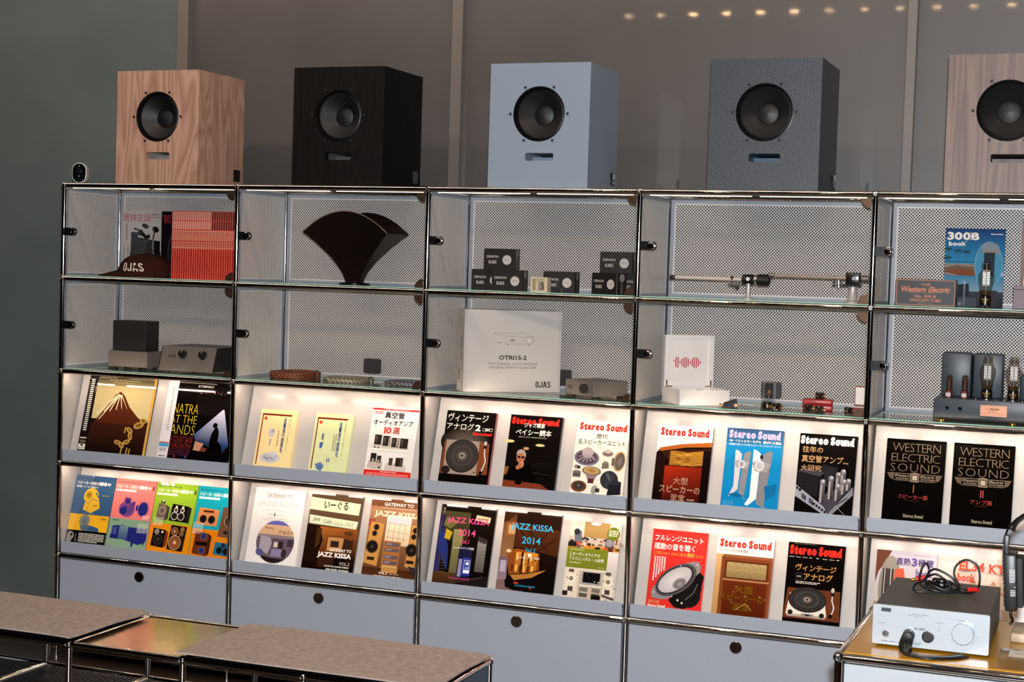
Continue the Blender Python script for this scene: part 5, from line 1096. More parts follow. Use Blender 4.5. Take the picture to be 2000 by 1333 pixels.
for s_ in (-1, 1):
    vs = []; fs = []
    for off in (0, .003):
        for j in range(NT + 1):
            vs += [hp_(s_, j / NT, -1, off), hp_(s_, j / NT, 1, off)]
    for q in (0, 1):
        o_ = q * 2 * (NT + 1)
        for j in range(NT):
            f = (o_ + 2 * j, o_ + 2 * j + 1, o_ + 2 * j + 3, o_ + 2 * j + 2); fs.append(f if (s_ > 0) == (q == 0) else f[::-1])
    MB().add(vs, fs).build('side_wall', hornm, horn, 50)
MB().sweep([hp_(-1 + 2 * i / NA, 1, -1, .0015) for i in range(NA + 1)], .002, 6).build('front_lip', mat('horn_edge', '#8a6f5c', .3), horn, 60)
MB().sweep([hp_(-1 + 2 * i / NA, 1, 1, .0015) for i in range(NA + 1)], .002, 6).build('rear_lip', hornm, horn, 60)
MB().lathe([(.056, 0), (.056, .006), (.03, .009), (.028, .014)], (0, 0, 0), 'Z', 32).build('flange', hornm, horn, 40)

# ---- column 2: black cartridge boxes
dkb = add_noise(mat('box_black_card', '#151414', .45), 300, '#131212', '#181717'); DW, DH, DD = .113, .0712, .050
def denon(x, y, z, rz, label, full=True):
    t = thing('cartridge_box', label, 'box', (x, y, z), rz, 'black cartridge boxes'); MB().rbox(0, DW, 0, DD, 0, DH, .0008, 1).build('carton', dkb, t)
    a = Art(DW, DH); a.T('DENON', .09, .32, .47, .44, '#c9c6c2', .012); a.T('OJAS', .16, .56, .41, .72, '#c9c6c2', .06); a.O(.75, .53, .145, '#c4c0bc', 28); a.L(.66, .50, .84, .56, 2, '#6a6663', .4)
    a.R(.985, .05, .987, .95, '#4a4846'); a.obj('front_print', t, prntm)
    a = Art(DD, DH); a.E(.5, .22, .26, .19, '#8a8785', 20); a.T('DENON OJAS', .38, .45, .62, .95, '#8a8785', g=([(-p[1], p[0]) for p in glyphs('DENON OJAS', .02)[0]], glyphs('DENON OJAS', .02)[1]))
    a.obj('side_print', t, prntm, Matrix.Translation((DW, 0, 0)) @ Matrix.Rotation(PI / 2, 4, 'Z')); return t
denon(1.613, .128, S0, 0, 'black cartridge box at the bottom left, partly behind its neighbour')
denon(1.711, .072, S0, 0, 'black cartridge box under the left top box, its round label showing')
denon(1.668, .102, S0 + DH + .0002, 0, 'black cartridge box on top of the left pile')
denon(1.889, .098, S0, 0, 'single black cartridge box behind the small cream box')
denon(2.055, .118, S0, -.42, 'black cartridge box turned sideways at the bottom of the right pile')
denon(2.124, .188, S0, 0, 'black cartridge box at the cabinet corner, bottom right of the right pile')
denon(2.078, .130, S0 + DH + .0002, 0, 'black cartridge box on top of the right pile')
cb_ = thing('display_box', 'small cream display box holding a phono cartridge, in front of a black box', 'box', (1.864, .040, S0))
cream = mat('cream_plastic', '#cbb99c', .35)
MB().plate(rrect(0, .061, 0, .050, .002), [rrect(.008, .050, .006, .044, .002)[::-1]], 0, .030).box(0, .061, .030, .034, 0, .050).build('case', cream, cb_)
MB().rbox(.026, .040, .006, .026, .008, .024, .002, 1).rbox(.028, .038, .004, .024, .024, .034, .001, 1).build('cartridge', mat('cartridge_grey', '#8d8880', .4), cb_); MB().rbox(.031, .036, .001, .008, .0065, .012, .0008, 1).build('stylus', mat('stylus_blue', '#6a8296', .3), cb_)
cc = thing('clear_case', 'tiny clear plastic case on the glass shelf beside the cream box', 'box', (1.938, .045, S0))
MB().rbox(0, .03, 0, .03, 0, .014, .001, 1).build('shell', acryl, cc); MB().rbox(.009, .021, .008, .022, .0015, .008, .001, 1).build('insert', black, cc)

# ---- column 3: two tonearms
arms = mat('arm_silver', '#b8b4b0', .35, .35)
ar = thing('tonearm', 'silver tonearm with a black ribbed counterweight, left of the two', 'tonearm', (2.592, .105, S0), 0, 'tonearms')
MB().lathe([(.020, 0), (.019, .004), (.010, .007), (.008, .012), (.008, .046), (.012, .048), (.012, .052)], (0, 0, 0), 'Z', 24).build('post', arms, ar, 40)
b = MB().lathe([(.012, -.022), (.017, -.018), (.018, .014), (.014, .018)], (0, 0, .064), 'X', 24); b.lathe([(.016, .078), (.012, .080), (.0005, .080)], (0, 0, 0), 'Z', 20).build('bearing_housing', mat('arm_black', '#121212', .25), ar, 40)
MB().lathe([(.006, -.006), (.006, -.0002), (.0005, 0)], (.002, -.0175, .066), 'Y', 16).build('bearing_cap', whiteg, ar, 40)
MB().cyl((-.245, 0, .0642), (-.020, 0, .0635), .0058, 14).build('arm_tube', mat('arm_tube_pale', '#cfc6bc', .35, .3), ar, 40)
MB().lathe([(.007, -.262), (.0075, -.260), (.0075, -.246), (.006, -.244)], (0, 0, .0642), 'X', 16).build('headshell_collar', black, ar, 40)
MB().lathe([(.014, .018), (.016, .020), (.016, .028), (.014, .030)], (0, 0, .064), 'X', 22).build('weight_ring', chrome_s, ar, 40)
pr = [(.016, .030)]
for q in range(6): pr += [(.019, .031 + .006 * q), (.019, .034 + .006 * q), (.0165, .0345 + .006 * q), (.0165, .0365 + .006 * q)]
MB().lathe(pr + [(.012, .070), (.0005, .071)], (0, 0, .064), 'X', 24).build('counterweight', black, ar, 40)
MB().rbox(-.055, .014, -.003, .003, .047, .051, .001, 1).box(-.060, -.055, -.002, .002, .048, .068).build('arm_rest', chrome_s, ar); MB().rbox(-.059, -.050, -.006, .006, .060, .074, .002, 1).build('rest_clip', black, ar); MB().cyl((-.066, -.004, .046), (-.036, -.004, .038), .002, 8).cyl((-.038, -.004, .032), (-.032, -.004, .042), .004, 10).build('lift_lever', black, ar, 40)
ar = thing('tonearm', 'tonearm on a tapered post with a square black housing, right of the two', 'tonearm', (2.924, .115, S0), 0, 'tonearms')
MB().lathe([(.029, 0), (.028, .004), (.020, .007), (.016, .012), (.0125, .045), (.0125, .052)], (0, 0, 0), 'Z', 28).build('post', arms, ar, 40)
MB().rbox(-.0215, .0215, -.018, .018, .060, .0965, .003, 2).rbox(-.032, .026, -.016, .016, .053, .0598, .001, 1).build('bearing_housing', mat('arm_black', '#121212', .25), ar, 40)
MB().lathe([(.006, -.0205), (.006, -.018)], (.004, 0, .078), 'Y', 16).build('bearing_cap', chrome_s, ar, 40)
MB().cyl((-.252, 0, .079), (-.0216, 0, .0785), .0056, 14).build('arm_tube', mat('arm_tube_bronze', '#a5988c', .3, .5), ar, 40)
MB().lathe([(.0075, -.270), (.0085, -.268), (.0085, -.252), (.0065, -.250)], (0, 0, .079), 'X', 16).build('headshell_collar', chrome_s, ar, 40)
MB().lathe([(.007, .0216), (.011, .026), (.011, .048), (.009, .050)], (0, 0, .078), 'X', 20).build('counterweight', mat('weight_grey', '#77706c', .35, .7), ar, 40)
MB().box(-.062, -.056, -.004, .004, .055, .085).rbox(-.066, -.020, -.012, -.006, .053, .056, .001, 1).build('arm_rest', black, ar); MB().cyl((-.044, -.009, .046), (-.044, -.009, .072), .003, 10).cyl((-.036, -.009, .050), (-.036, -.009, .072), .002, 8).build('lift_posts', chrome_s, ar, 40)

# ---- column 4
wb = thing('valve_carton', 'navy blue vacuum tube carton with orange lettering', 'box', (3.061, .075, S0)); WW, WHt = .181, .0825
MB().rbox(0, WW, 0, .055, 0, WHt, .001, 1).build('carton', mat('navy_card', '#20242e', .5), wb)
a = Art(WW, WHt); oc = '#c08466'
for r_ in ((.012, .02, .988, .05), (.012, .95, .988, .98), (.012, .02, .025, .98), (.975, .02, .988, .98)): a.R(*r_, oc)
a.T('ONE', .43, .15, .575, .245, oc, .03); a.T('Western Electric', .10, .27, .91, .49, oc, .05, .35); a.T('TRADE MARK REG. U.S. PAT. OFF.', .26, .505, .73, .545, '#8a8a90'); a.T('No. 300-B', .32, .58, .68, .69, oc, .04); a.T('VACUUM TUBE', .245, .73, .76, .84, oc, .04); a.T('MADE IN U.S.A.', .37, .87, .62, .92, '#9a8a80')
a.obj('front_print', wb, prntm)
a = Art(.180, .246); a.G(0, 0, 1, .42, '#2f4a7c', '#3f93bc'); a.G(0, .42, 1, .55, '#4a9cc0', '#5aa0bc'); a.R(0, .42, 1, .435, '#3a6a8c'); a.G(0, .45, .6, .5, '#8d8880', '#a89c90'); a.P([(0, .50), (.2, .47), (.6, .49), (.62, .60), (.3, .66), (0, .58)], '#7a6a60'); a.P([(.02, .54), (.3, .51), (.6, .55), (.56, .62), (.2, .63)], '#8a5a44'); a.S([(.02, .57), (.3, .62), (.6, .62)], .014, '#b3a89c'); a.G(0, .60, 1, .80, '#4a8cae', '#8aa8b8'); a.G(0, .8, 1, 1, '#4c5258', '#3a3e44'); a.P([(.22, .72), (.42, .70), (.44, .86), (.22, .86)], '#3c4048'); a.R(.22, .88, .56, 1, '#5a6068'); a.O(.28, .96, .035, '#8a8f94')
for u, v in ((.05, .27), (.22, .29), (.36, .30), (.05, .38)):
    a.S([(u, v), (u + .005, .44)], .008, '#5a5648')
    for k in range(8): t = PI * 2 * k / 8; a.S([(u, v), (u + .05 * math.cos(t), v + .018 * math.sin(t) - .008), (u + .075 * math.cos(t), v + .03 * math.sin(t))], .012, '#3a4a44')
a.T('300B', .03, .045, .57, .15, WH, g=slab('300B', .045)); a.T('book', .05, .165, .36, .225, WH, g=slab('book', .04)); a.SS(.76, .055, .96, .075, WH)
a.E(.74, .46, .24, .30, '#7ba6bc', 28); a.E(.74, .46, .22, .28, '#5a9ab8', 28); a.E(.76, .24, .15, .07, '#8d9aa4', 16); a.R(.62, .26, .92, .31, '#9a938e'); a.R(.66, .30, .84, .60, '#3c4450'); a.R(.6, .78, .9, .98, '#4a4c50')
bookbody_ = upright('valve_book', a, 3.190, .225, S0, .014, '#2f4a7c', 'blue valve book with palm trees standing behind the vacuum tube', 'book')
amber = mat('getter_gold', '#8a6a3c', .2, .9); anode = mat('anode_grey', '#9aa0a6', .3, .6); tglass = glassmat('valve_glass', '#ebe7e1', 0, .10)
def valve300(root, x, y, z, pins=True, s=1.0, nm=None):
    t = root
    b = MB().lathe([(.0165 * s, 0), (.0168 * s, .020 * s), (.0160 * s, .028 * s), (.012 * s, .030 * s)], (x, y, z), 'Z', 24).build('base', mat('bakelite', '#120d0a', .25), t, 40)
    a = Art(.026, .02); a.T('Western Electric', .05, .15, .95, .36, '#b39a3c', .02, .3); a.L(.1, .45, .9, .55, 1, '#a38a34'); a.T('300B', .28, .62, .72, .88, '#b39a3c', .02)
    for v in range(len(a.v)):
        px, py, pz = a.v[v]; th = (px - .013) / .0168; a.v[v] = (x + math.sin(th) * (.01695 * s), y - math.cos(th) * (.01695 * s) + py, z + .004 * s + pz * s)
    a.obj('base_print', b, prntm)
    if pins:
        for k in range(4): MB().cyl((x + .009 * math.cos(PI / 4 + k * PI / 2), y + .009 * math.sin(PI / 4 + k * PI / 2), z - .009), (x + .009 * math.cos(PI / 4 + k * PI / 2), y + .009 * math.sin(PI / 4 + k * PI / 2), z), .0016, 8).build('pin', chrome_s, b)
    g = MB().lathe([(.0135 * s, .0302 * s), (.016 * s, .040 * s), (.021 * s, .062 * s), (.0245 * s, .082 * s), (.0235 * s, .093 * s), (.016 * s, .103 * s), (.0145 * s, .110 * s), (.0145 * s, .124 * s), (.012 * s, .130 * s), (.006 * s, .1325 * s), (.0003, .133 * s)], (x, y, z), 'Z', 28).build('glass_bulb', tglass, t, 60)
    e = MB()
    for sx in (-1, 1):
        e.rbox(x + sx * .006 * s - .0052 * s, x + sx * .006 * s + .0052 * s, y - .003 * s, y + .003 * s, z + .060 * s, z + .103 * s, .001, 1)
    e.build('anode', anode, g); e = MB()
    for q in range(5):
        for sx in (-1, 1): e.box(x + sx * .006 * s - .003 * s, x + sx * .006 * s + .003 * s, y - .0036 * s, y - .0031 * s, z + (.063 + .0082 * q) * s, z + (.0672 + .0082 * q) * s)
    e.build('anode_windows', whiteg, g); MB().cyl((x - .012 * s, y, z + .106 * s), (x + .012 * s, y, z + .106 * s), .0012 * s, 8).cyl((x - .012 * s, y, z + .058 * s), (x + .012 * s, y, z + .058 * s), .0012 * s, 8).cyl((x, y, z + .031 * s), (x, y, z + .128 * s), .001 * s, 8).build('mica_support', mat('mica', '#c8c4bc', .3), g)
    MB().lathe([(.0155 * s, .034 * s), (.0172 * s, .043 * s)], (x, y, z), 'Z', 24).build('getter', amber, g, 60)
vt = thing('vacuum_tube', 'glass vacuum tube with a black base standing in front of the blue book', 'vacuum tube'); valve300(vt, 3.329, .085, S0 + .0092)
mb = thing('storage_box', 'plain mauve box at the right edge of the upper glass shelf', 'box', (3.405, .16, S0))
MB().rbox(0, .15, 0, .10, 0, .060, .001, 1).build('carton', mat('mauve_card', '#6a5460', .45), mb); MB().rbox(-.0006, .1506, -.0006, .1006, .0602, .0725, .001, 1).build('carton_lid', mat('mauve_card', '#6a5460', .45), mb)
wf = thing('picture_frame', 'red-brown wooden picture frame with a gilt edge behind the mauve box', 'frame', (3.415, .29, S0)); cherry = wood('cherry_wood', '#7a4632', '#54281c')
MB().plate([(0, 0), (.16, 0), (.16, .28), (0, .28)], [[(.012, .012), (.148, .012), (.148, .268), (.012, .268)][::-1]], 0, .02).build('frame', cherry, wf); MB().plate([(.012, .012), (.148, .012), (.148, .268), (.012, .268)], [[(.016, .016), (.144, .016), (.144, .264), (.016, .264)][::-1]], .002, .018).build('gilt_edge', brass, wf); MB().box(.016, .144, .012, .016, .016, .264).build('panel', mat('frame_panel', '#1c1616', .5), wf)

# ================================================================== behind the glass doors, lower row
# ---- column 0: power amplifier and control amplifier
gun = add_noise(mat('taupe_powder_coat', '#6b645e', .5), 500, '#655e58', '#716a64', bump=.1)
pa = thing('power_amplifier', 'taupe amplifier with a tall black mesh cover, left of the knobbed one', 'amplifier', (.146, .09, S1))
MB().rbox(0, .173, 0, .10, .010, .070, .001, 1).build('chassis', gun, pa); MB().rbox(.014, .160, .006, .094, .0702, .184, .001, 1).build('transformer_cover', add_noise(mat('mesh_cover', '#1c1a19', .6), 900, '#161414', '#23201f'), pa)
a = Art(.146, .112); a.T('OJAS', .60, .44, .74, .52, '#2c2827', .05); a.obj('cover_badge', pa, prntm, Matrix.Translation((.014, .0058, .072)))
for x in (.02, .085, .15):
    for y in (.015, .085): MB().lathe([(.008, 0), (.009, .0098)], (x, y, 0), 'Z', 12).build('foot', rubber, pa, 40)
pre = thing('control_amplifier', 'taupe sloping-front amplifier with two black knobs and small dark lettering', 'amplifier', (.397, .045, S1)); PW = .237
poly = [(0, .010), (.030, .100), (.230, .100), (.230, .010)]
def prism_x(poly, x0, x1): 
    n = len(poly); return [(x, p[0], p[1]) for x in (x0, x1) for p in poly], [tuple(range(n)), tuple(range(n, 2 * n))[::-1]] + [(k, n + k, n + (k + 1) % n, (k + 1) % n) for k in range(n)]
MB().add(*prism_x(poly, .003, PW - .003)).build('body', gun, pre)
for x0, x1 in ((0, .0029), (PW - .0029, PW)): MB().add(*prism_x([(.0, .012), (.029, .099), (.228, .099), (.228, .012)], x0, x1)).build('side_cheek', blackm, pre)
TL = Matrix.Rotation(-math.atan2(.030, .090), 4, 'X'); F_ = Matrix.Translation((0, 0, .010)) @ TL
for x in (.097, .183):
    k = MB().lathe([(.0165, -.0002), (.0165, -.003), (.0145, -.004), (.0135, -.016), (.0005, -.0165)], (x, 0, .064), 'Y', 28, F_).build('knob', black, pre, 40)
    MB().box(x - .0007, x + .0007, -.0172, -.0162, .068, .077, F_).build('pointer', whiteg, k)
a = Art(PW, .09); a.T('OJAS', .15, .30, .28, .44, '#1c1917', .06); a.O(.94, .10, .006, '#1c1917', 8); a.O(.94, .9, .006, '#1c1917', 8); a.O(.06, .9, .006, '#1c1917', 8); a.obj('front_print', pre, prntm, F_ @ Matrix.Translation((0, -.0001, 0)))
for x in (.03, PW - .03):
    for y in (.02, .2): MB().lathe([(.009, 0), (.010, .0098)], (x, y, 0), 'Z', 12).build('foot', rubber, pre, 40)
# ---- column 1: three cable coils
def coil(x, y, R0, loops, layers, r, c0, c1, label):
    m = mat('braid_' + c0, c0, .5); n, l, b_ = nt(m); tc = n.new('ShaderNodeTexCoord'); wv = n.new('ShaderNodeTexWave'); wv.wave_type = 'BANDS'; wv.bands_direction = 'DIAGONAL'; wv.inputs['Scale'].default_value = 34; wv.inputs['Distortion'].default_value = 2.5
    rp = n.new('ShaderNodeValToRGB'); rp.color_ramp.elements[0].color = (*lin(c0), 1); rp.color_ramp.elements[1].color = (*lin(c1), 1); rp.color_ramp.elements[0].position = .35; rp.color_ramp.elements[1].position = .6
    l.new(tc.outputs['Object'], wv.inputs['Vector']); l.new(wv.outputs['Fac'], rp.inputs[0]); l.new(rp.outputs[0], b_.inputs['Base Color'])
    t = thing('cable_coil', label, 'cable', (x, y, S1), 0, 'coils of braided cable')
    for L in range(layers):
        pts = []; rn = random.Random(L * 7 + loops)
        for q in range(loops * 28 + 1):
            a_ = 2 * PI * q / 28; rad = R0 - r * 1.9 * (q / 28) * (1 if L % 2 == 0 else 1) - .002 * rn.random(); pts.append((rad * math.cos(a_), rad * math.sin(a_), r + L * r * 1.75 + .0008 * math.sin(a_ * 3 + L)))
        MB().sweep(pts, r, 7).build('cable_layer', m, t, 60)
    MB().sweep(cat([(R0 - .012, -.005, layers * r * 1.8 + .001), (R0 - .004, .0, layers * r * 1.8 + .006), (R0 + .002, .004, layers * r * 1.8 + .003)], 5), .0018, 6).build('tie', black, t, 60)
coil(.885, .205, .094, 4, 3, .0042, '#8a4a28', '#4a2415', 'coil of copper-brown braided cable, left of three on the lower glass shelf')
coil(1.120, .180, .092, 7, 2, .0036, '#a39c84', '#5c5a4c', 'coil of cream and grey braided cable between the brown and blue-grey coils')
coil(1.355, .185, .085, 7, 2, .0034, '#77767c', '#3f4046', 'coil of blue-grey braided cable in the right cabinet corner')
# ---- column 2: amplifier carton and small amplifier
ot = thing('amplifier_carton', 'large white amplifier carton turned slightly towards the left', 'box', (1.632, .034, S1), math.radians(36)); OW, OH, OD = .346, .283, .100
MB().rbox(0, OW, 0, OD, 0, OH, .0012, 1).build('carton', white, ot)
MB().box(.006, .0065, -.0006, 0, .004, OH - .004).box(OW - .008, OW - .0075, -.0006, 0, .004, OH - .004).build('flap_seam', mat('seam_grey', '#77726d', .8), ot)
a = Art(OW, OH); ln = '#77706a'
a.T('OTRI15-2', .36, .55, .645, .605, '#241f1d', .03); a.T('TWO CHANNEL AUDIO AMPLIFIER', .245, .64, .76, .668, '#5c5650'); a.T('UTILIZING TRIPATH TA2024 CHIP', .26, .685, .745, .713, '#5c5650'); a.T('OJAS', .745, .865, .90, .94, '#1c1816', .055)
P_ = [(.295, .285), (.42, .32), (.72, .32), (.60, .28)]
for q in ([(.295, .285), (.42, .32), (.42, .41), (.295, .375), (.295, .285), (.60, .28), (.72, .32), (.42, .32)], [(.72, .32), (.72, .41), (.42, .41)]): a.S(q, .0022, ln)
a.E(.665, .365, .034, .04, ln, 28); a.E(.665, .365, .031, .0365, '#d8d5d0', 28); a.E(.672, .365, .024, .029, ln, 28); a.E(.672, .365, .022, .0265, '#d8d5d0', 28); a.T('OJAS', .47, .35, .52, .38, '#3c3634', .05); a.O(.612, .365, .003, ln, 8)
for u, v in ((.345, .395), (.435, .417), (.65, .417)): a.R(u, v, u + .025, v + .008, ln)
a.obj('front_print', ot, prntm)
a = Art(OD, OH); rot = lambda s, b: ([(p[1], -p[0]) for p in glyphs(s, b)[0]], glyphs(s, b)[1])
a.VD(9, .3, .08, .42, .26, ln); a.T('', .58, .32, .72, .62, '#241f1d', g=rot('OTRI15-2', .03)); a.T('', .2, .72, .42, .87, '#1c1816', g=rot('OJAS', .05)); a.obj('side_print', ot, prntm, Matrix.Translation((0, OD, 0)) @ Matrix.Rotation(-PI / 2, 4, 'Z'))
sa = thing('small_amplifier', 'low taupe amplifier with a dark knob beside the large white carton', 'amplifier', (1.978, .105, S1), math.radians(-32))
AW = .150; MB().rbox(0, AW, 0, .150, .010, .060, .0012, 1).build('case', gun, sa)
MB().lathe([(.016, -.0002), (.016, -.012), (.0145, -.014), (.0005, -.0142)], (.105, 0, .034), 'Y', 28).build('knob', mat('knob_brown', '#2a211d', .45), sa, 40)
a = Art(AW, .05); a.T('OJAS', .10, .36, .26, .60, '#241f1d', .06); a.obj('front_print', sa, prntm, Matrix.Translation((0, 0, .010)))
for x in (.02, AW - .02):
    for y in (.02, .13): MB().lathe([(.009, 0), (.010, .0098)], (x, y, 0), 'Z', 12).build('foot', rubber, sa, 40)
# ---- column 3: cartridges and their boxes
wbx = thing('presentation_box', 'open white presentation box with a red waveform logo inside its lid', 'box', (2.396, .030, S1), math.radians(36.5)); BW, BD, BH = .174, .158, .050
t_ = .006; b = MB().box(0, BW, 0, t_, 0, BH).box(0, BW, BD - t_, BD, 0, BH).box(0, t_, t_, BD - t_, 0, BH).box(BW - t_, BW, t_, BD - t_, 0, BH).box(t_, BW - t_, t_, BD - t_, 0, .030); b.build('tray', whiteg, wbx)
lid = MB().plate([(0, 0), (BW, 0), (BW, .172), (0, .172)], [[(.013, .010), (BW - .013, .010), (BW - .013, .160), (.013, .160)][::-1]], BD - .016, BD - .003, Matrix.Translation((0, 0, BH + .0005))).box(.013, BW - .013, BD - .008, BD - .003, BH + .0105, BH + .1605).build('lid', whiteg, wbx)
a = Art(BW, .172); rd = '#c2404a'
hs = [.008, .095, .1, .018, .07, .1, .1, .07, .018, .07, .1, .1, .07, .018]
for k, h in enumerate(hs):
    u = .20 + .0415 * k; v = .53 if k else .50; hh = h * .95
    for q in ((u - .011, v - hh, u + .011, v + hh),): a.R(*q, rd)
    a.O(u, v - hh, .011, rd, 10); a.O(u, v + hh, .011, rd, 10)
a.obj('lid_logo', lid, prntm, Matrix.Translation((0, BD - .0082, BH)))
for x in (.006, BW - .010):
    MB().box(x, x + .004, BD - .018, BD - .016, BH + .004, BH + .022).build('hinge', brass, wbx); MB().box(x if x < .05 else x - .018, x + .022 if x < .05 else x + .004, BD - .018, BD - .0165, BH, BH + .003).build('hinge_strap', brass, wbx)
cg = mat('cartridge_bronze', '#7a5f40', .3, .6)
def cartridge(x, y, z, rz, body, label, ring=True, s=1.0):
    t = thing('phono_cartridge', label, 'cartridge', (x, y, z), rz, 'phono cartridges')
    MB().lathe([(.012 * s, 0), (.013 * s, .002), (.013 * s, .018 * s), (.0115 * s, .020 * s), (.0005, .020 * s)], (0, 0, 0), 'Z', 22).build('body', body, t, 40)
    if ring: MB().lathe([(.0132 * s, .006 * s), (.0136 * s, .007 * s), (.0136 * s, .010 * s), (.0132 * s, .011 * s)], (0, 0, 0), 'Z', 22).build('trim_ring', cg, t, 40)
    MB().cyl((.012 * s, 0, .008 * s), (.019 * s, 0, .008 * s), .006 * s, 14).build('connector', cg, t, 40)
    MB().rbox(-.005 * s, .005 * s, -.015 * s, -.012 * s, .004 * s, .014 * s, .001, 1).build('stylus_guard', blackg, t); return t
dark = mat('cartridge_black', '#171413', .2)
cartridge(2.440, .118, S1 + .0302, .6, dark, 'black cartridge lying inside the open white box', s=.9)
h1 = thing('headshell', 'black wedge-shaped headshell with a bronze tip in front of the white box', 'cartridge', (2.556, .062, S1), .25)
MB().add([(-.025, -.010, 0), (.025, -.011, 0), (.025, .011, 0), (-.025, .010, 0), (-.020, -.007, .016), (.021, -.009, .030), (.021, .009, .030), (-.020, .007, .016)], [(3, 2, 1, 0), (4, 5, 6, 7), (0, 1, 5, 4), (1, 2, 6, 5), (2, 3, 7, 6), (3, 0, 4, 7)]).build('shell', mat('headshell_dark', '#14110f', .5, 0, .2), h1)
MB().cyl((-.034, 0, .007), (-.024, 0, .007), .0052, 14).build('connector', cg, h1, 40); MB().lathe([(.006, -.0125), (.006, -.0108)], (.018, 0, .009), 'Y', 14).build('rivet', cg, h1, 40)
cartridge(2.668, .105, S1, -.3, dark, 'round black cartridge, left one of the pair below the clear dome', s=1.15)
cartridge(2.705, .070, S1, .4, dark, 'round black cartridge, right one of the pair below the clear dome', s=1.15)
gd_ = thing('display_dome', 'clear acrylic display case holding a small cartridge, before a black cover plate', 'display case', (2.655, .185, S1))
MB().rbox(-.020, .020, -.020, .020, 0, .014, .002, 1).build('base', dark, gd_); b = MB()
for (x0, x1, y0, y1) in ((-.019, .019, -.019, -.0175), (-.019, .019, .0175, .019), (-.019, -.0175, -.0175, .0175), (.0175, .019, -.0175, .0175)): b.box(x0, x1, y0, y1, .0142, .080)
b.box(-.0175, .0175, -.0175, .0175, .0785, .080).build('cover', acryl, gd_); MB().cyl((0, 0, .0142), (0, 0, .036), .002, 10).build('stem', chrome_s, gd_, 40); MB().rbox(-.006, .006, -.006, .006, .0362, .056, .003, 2).build('cartridge', mat('cartridge_copper', '#7a4a34', .35, .4), gd_, 40)
rc = thing('cartridge_case', 'red rounded cartridge case in the lower right cabinet', 'case', (2.772, .150, S1), .12)
MB().rbox(0, .096, 0, .055, 0, .018, .005, 3).build('case_bottom', mat('red_plastic', '#a02622', .35), rc, 60); MB().rbox(0, .096, 0, .055, .0182, .036, .006, 3).build('case_lid', mat('red_plastic', '#a02622', .35), rc, 60)
cartridge(2.822, .178, S1 + .0363, .2, dark, 'black cartridge sitting on top of the red case', s=1.05)
cartridge(2.797, .118, S1, .1, dark, 'round black cartridge in front of the red case, on its left side', s=1.1)
cartridge(2.838, .088, S1, .15, dark, 'round black cartridge in front of the red case, on its right side', s=1.05)
ob_ = thing('jewel_box', 'open red and white jewel box at the cabinet corner', 'box', (2.912, .165, S1), -.1)
MB().rbox(0, .060, 0, .050, 0, .016, .001, 1).build('tray', mat('red_leather', '#8a2420', .5), ob_); MB().rbox(.004, .056, .004, .046, .0162, .019, .001, 1).build('cushion', whiteg, ob_); MB().rbox(.012, .060, .046, .052, .0205, .082, .001, 1).build('lid', mat('red_leather', '#8a2420', .5), ob_); MB().box(.015, .057, .044, .0459, .0235, .079).build('lid_lining', whiteg, ob_)
cartridge(2.925, .120, S1, .3, dark, 'round black cartridge in front of the open jewel box', s=1.0)
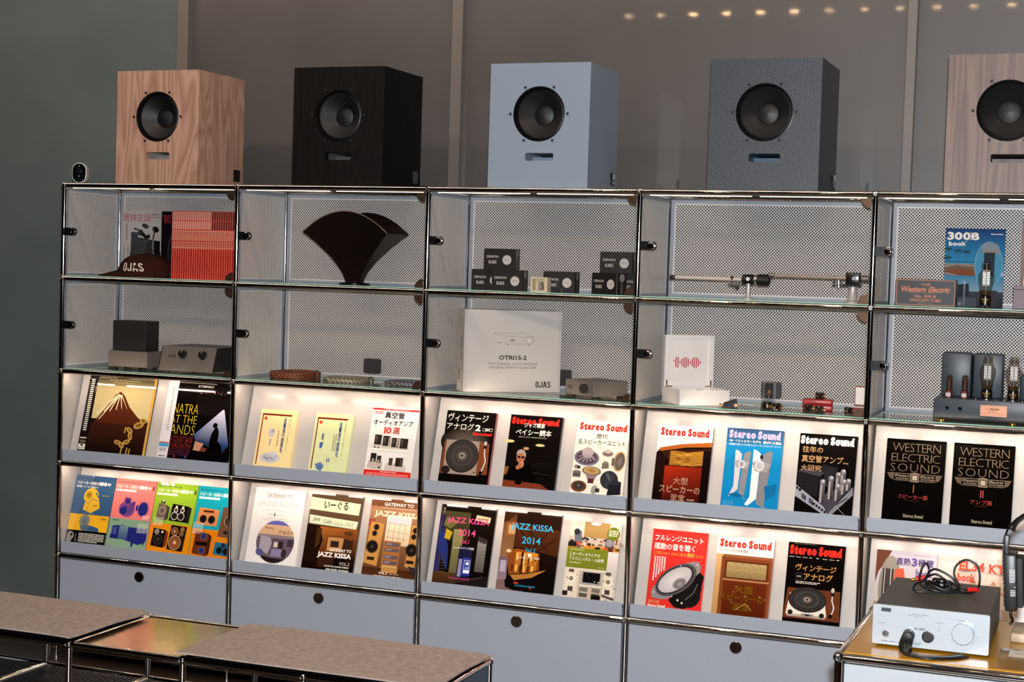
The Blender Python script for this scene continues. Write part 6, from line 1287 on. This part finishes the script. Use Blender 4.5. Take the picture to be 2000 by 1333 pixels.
# ---- column 4: valve amplifier
va = thing('valve_amplifier', 'dark blue-grey valve amplifier with glass tubes and a copper name plate', 'amplifier', (3.192, .065, S1))
bg = add_noise(mat('blue_grey_metal', '#2e3a44', .4), 500, '#2b3640', '#323f4a', bump=.1)
MB().rbox(0, .44, 0, .20, .012, .070, .0025, 2).build('chassis', bg, va, 40); MB().box(.02, .42, .01, .19, .006, .0118).build('bottom_plate', blackm, va)
for x in (.022, .232, .42):
    for y in (.02, .18): MB().lathe([(.014, 0), (.014, .004), (.012, .0058)], (x, y, 0), 'Z', 16).build('foot', brass, va, 40)
for x0, x1, z1 in ((.011, .100, .208), (.105, .194, .208), (.245, .335, .150)):
    MB().rbox(x0, x1, .085, .165, .0702, z1, .006, 2).build('transformer', bg, va, 40)
for x in (.040, .078): MB().lathe([(.006, 0), (.006, -.002), (.0045, -.003), (.0045, -.001), (.0005, -.001)], (x, 0, .040), 'Y', 16).build('front_socket', blackg, va, 40)
pl = MB().rbox(.138, .216, -.0015, .0002, .022, .056, .0004, 1).build('name_plate', mat('copper_plate', '#a8775c', .4, .5), va)
a = Art(.078, .034); ik = '#6a4434'
for r_ in ((.06, .12, .94, .135), (.06, .865, .94, .88), (.06, .12, .066, .88), (.934, .12, .94, .88)): a.R(*r_, ik)
a.L(.36, .27, .80, .42, 1, ik, 1.0, 6); a.L(.18, .32, .32, .40, 1, ik); a.L(.3, .52, .68, .60, 1, ik, seed=2); a.L(.14, .68, .82, .74, 1, ik, seed=3); a.L(.6, .8, .9, .84, 1, ik, seed=4); a.O(.04, .5, .02, '#e0c0a8', 8); a.O(.96, .5, .02, '#e0c0a8', 8)
a.obj('plate_text', pl, prntm, Matrix.Translation((.138, -.0016, .022)))
redb = mat('tube_red_base', '#5c2018', .4)
for x in (.040, .087):
    b = MB().lathe([(.0115, .0702), (.0115, .092), (.010, .094)], (x, .038, 0), 'Z', 20).build('tube_base', redb, va, 40); MB().box(x - .008, x + .006, .0262, .0264, .074, .086).build('tube_label', white, b)
    g = MB().lathe([(.0098, .0942), (.0105, .100), (.0105, .132), (.008, .139), (.003, .142), (.0003, .1425)], (x, .038, 0), 'Z', 20).build('small_tube', tglass, va, 60)
    MB().lathe([(.006, .096), (.006, .128), (.0005, .130)], (x, .038, 0), 'Z', 14).build('electrodes', mat('electrode_brown', '#6a4438', .4, .4), g, 40); MB().lathe([(.0085, .1345), (.006, .1385), (.0005, .140)], (x, .038, 0), 'Z', 16).build('getter', chrome_s, g, 60)
for x in (.152, .229):
    MB().lathe([(.020, .0702), (.020, .0722), (.0172, .0722)], (x, .038, 0), 'Z', 20).build('tube_socket', chrome_s, va, 40); valve300(va, x, .038, .0724, False)
for x in (.122, .182, .205, .258): MB().lathe([(.003, .0702), (.003, .073), (.0005, .074)], (x, .018, 0), 'Z', 10).build('screw', chrome_s, va, 40)
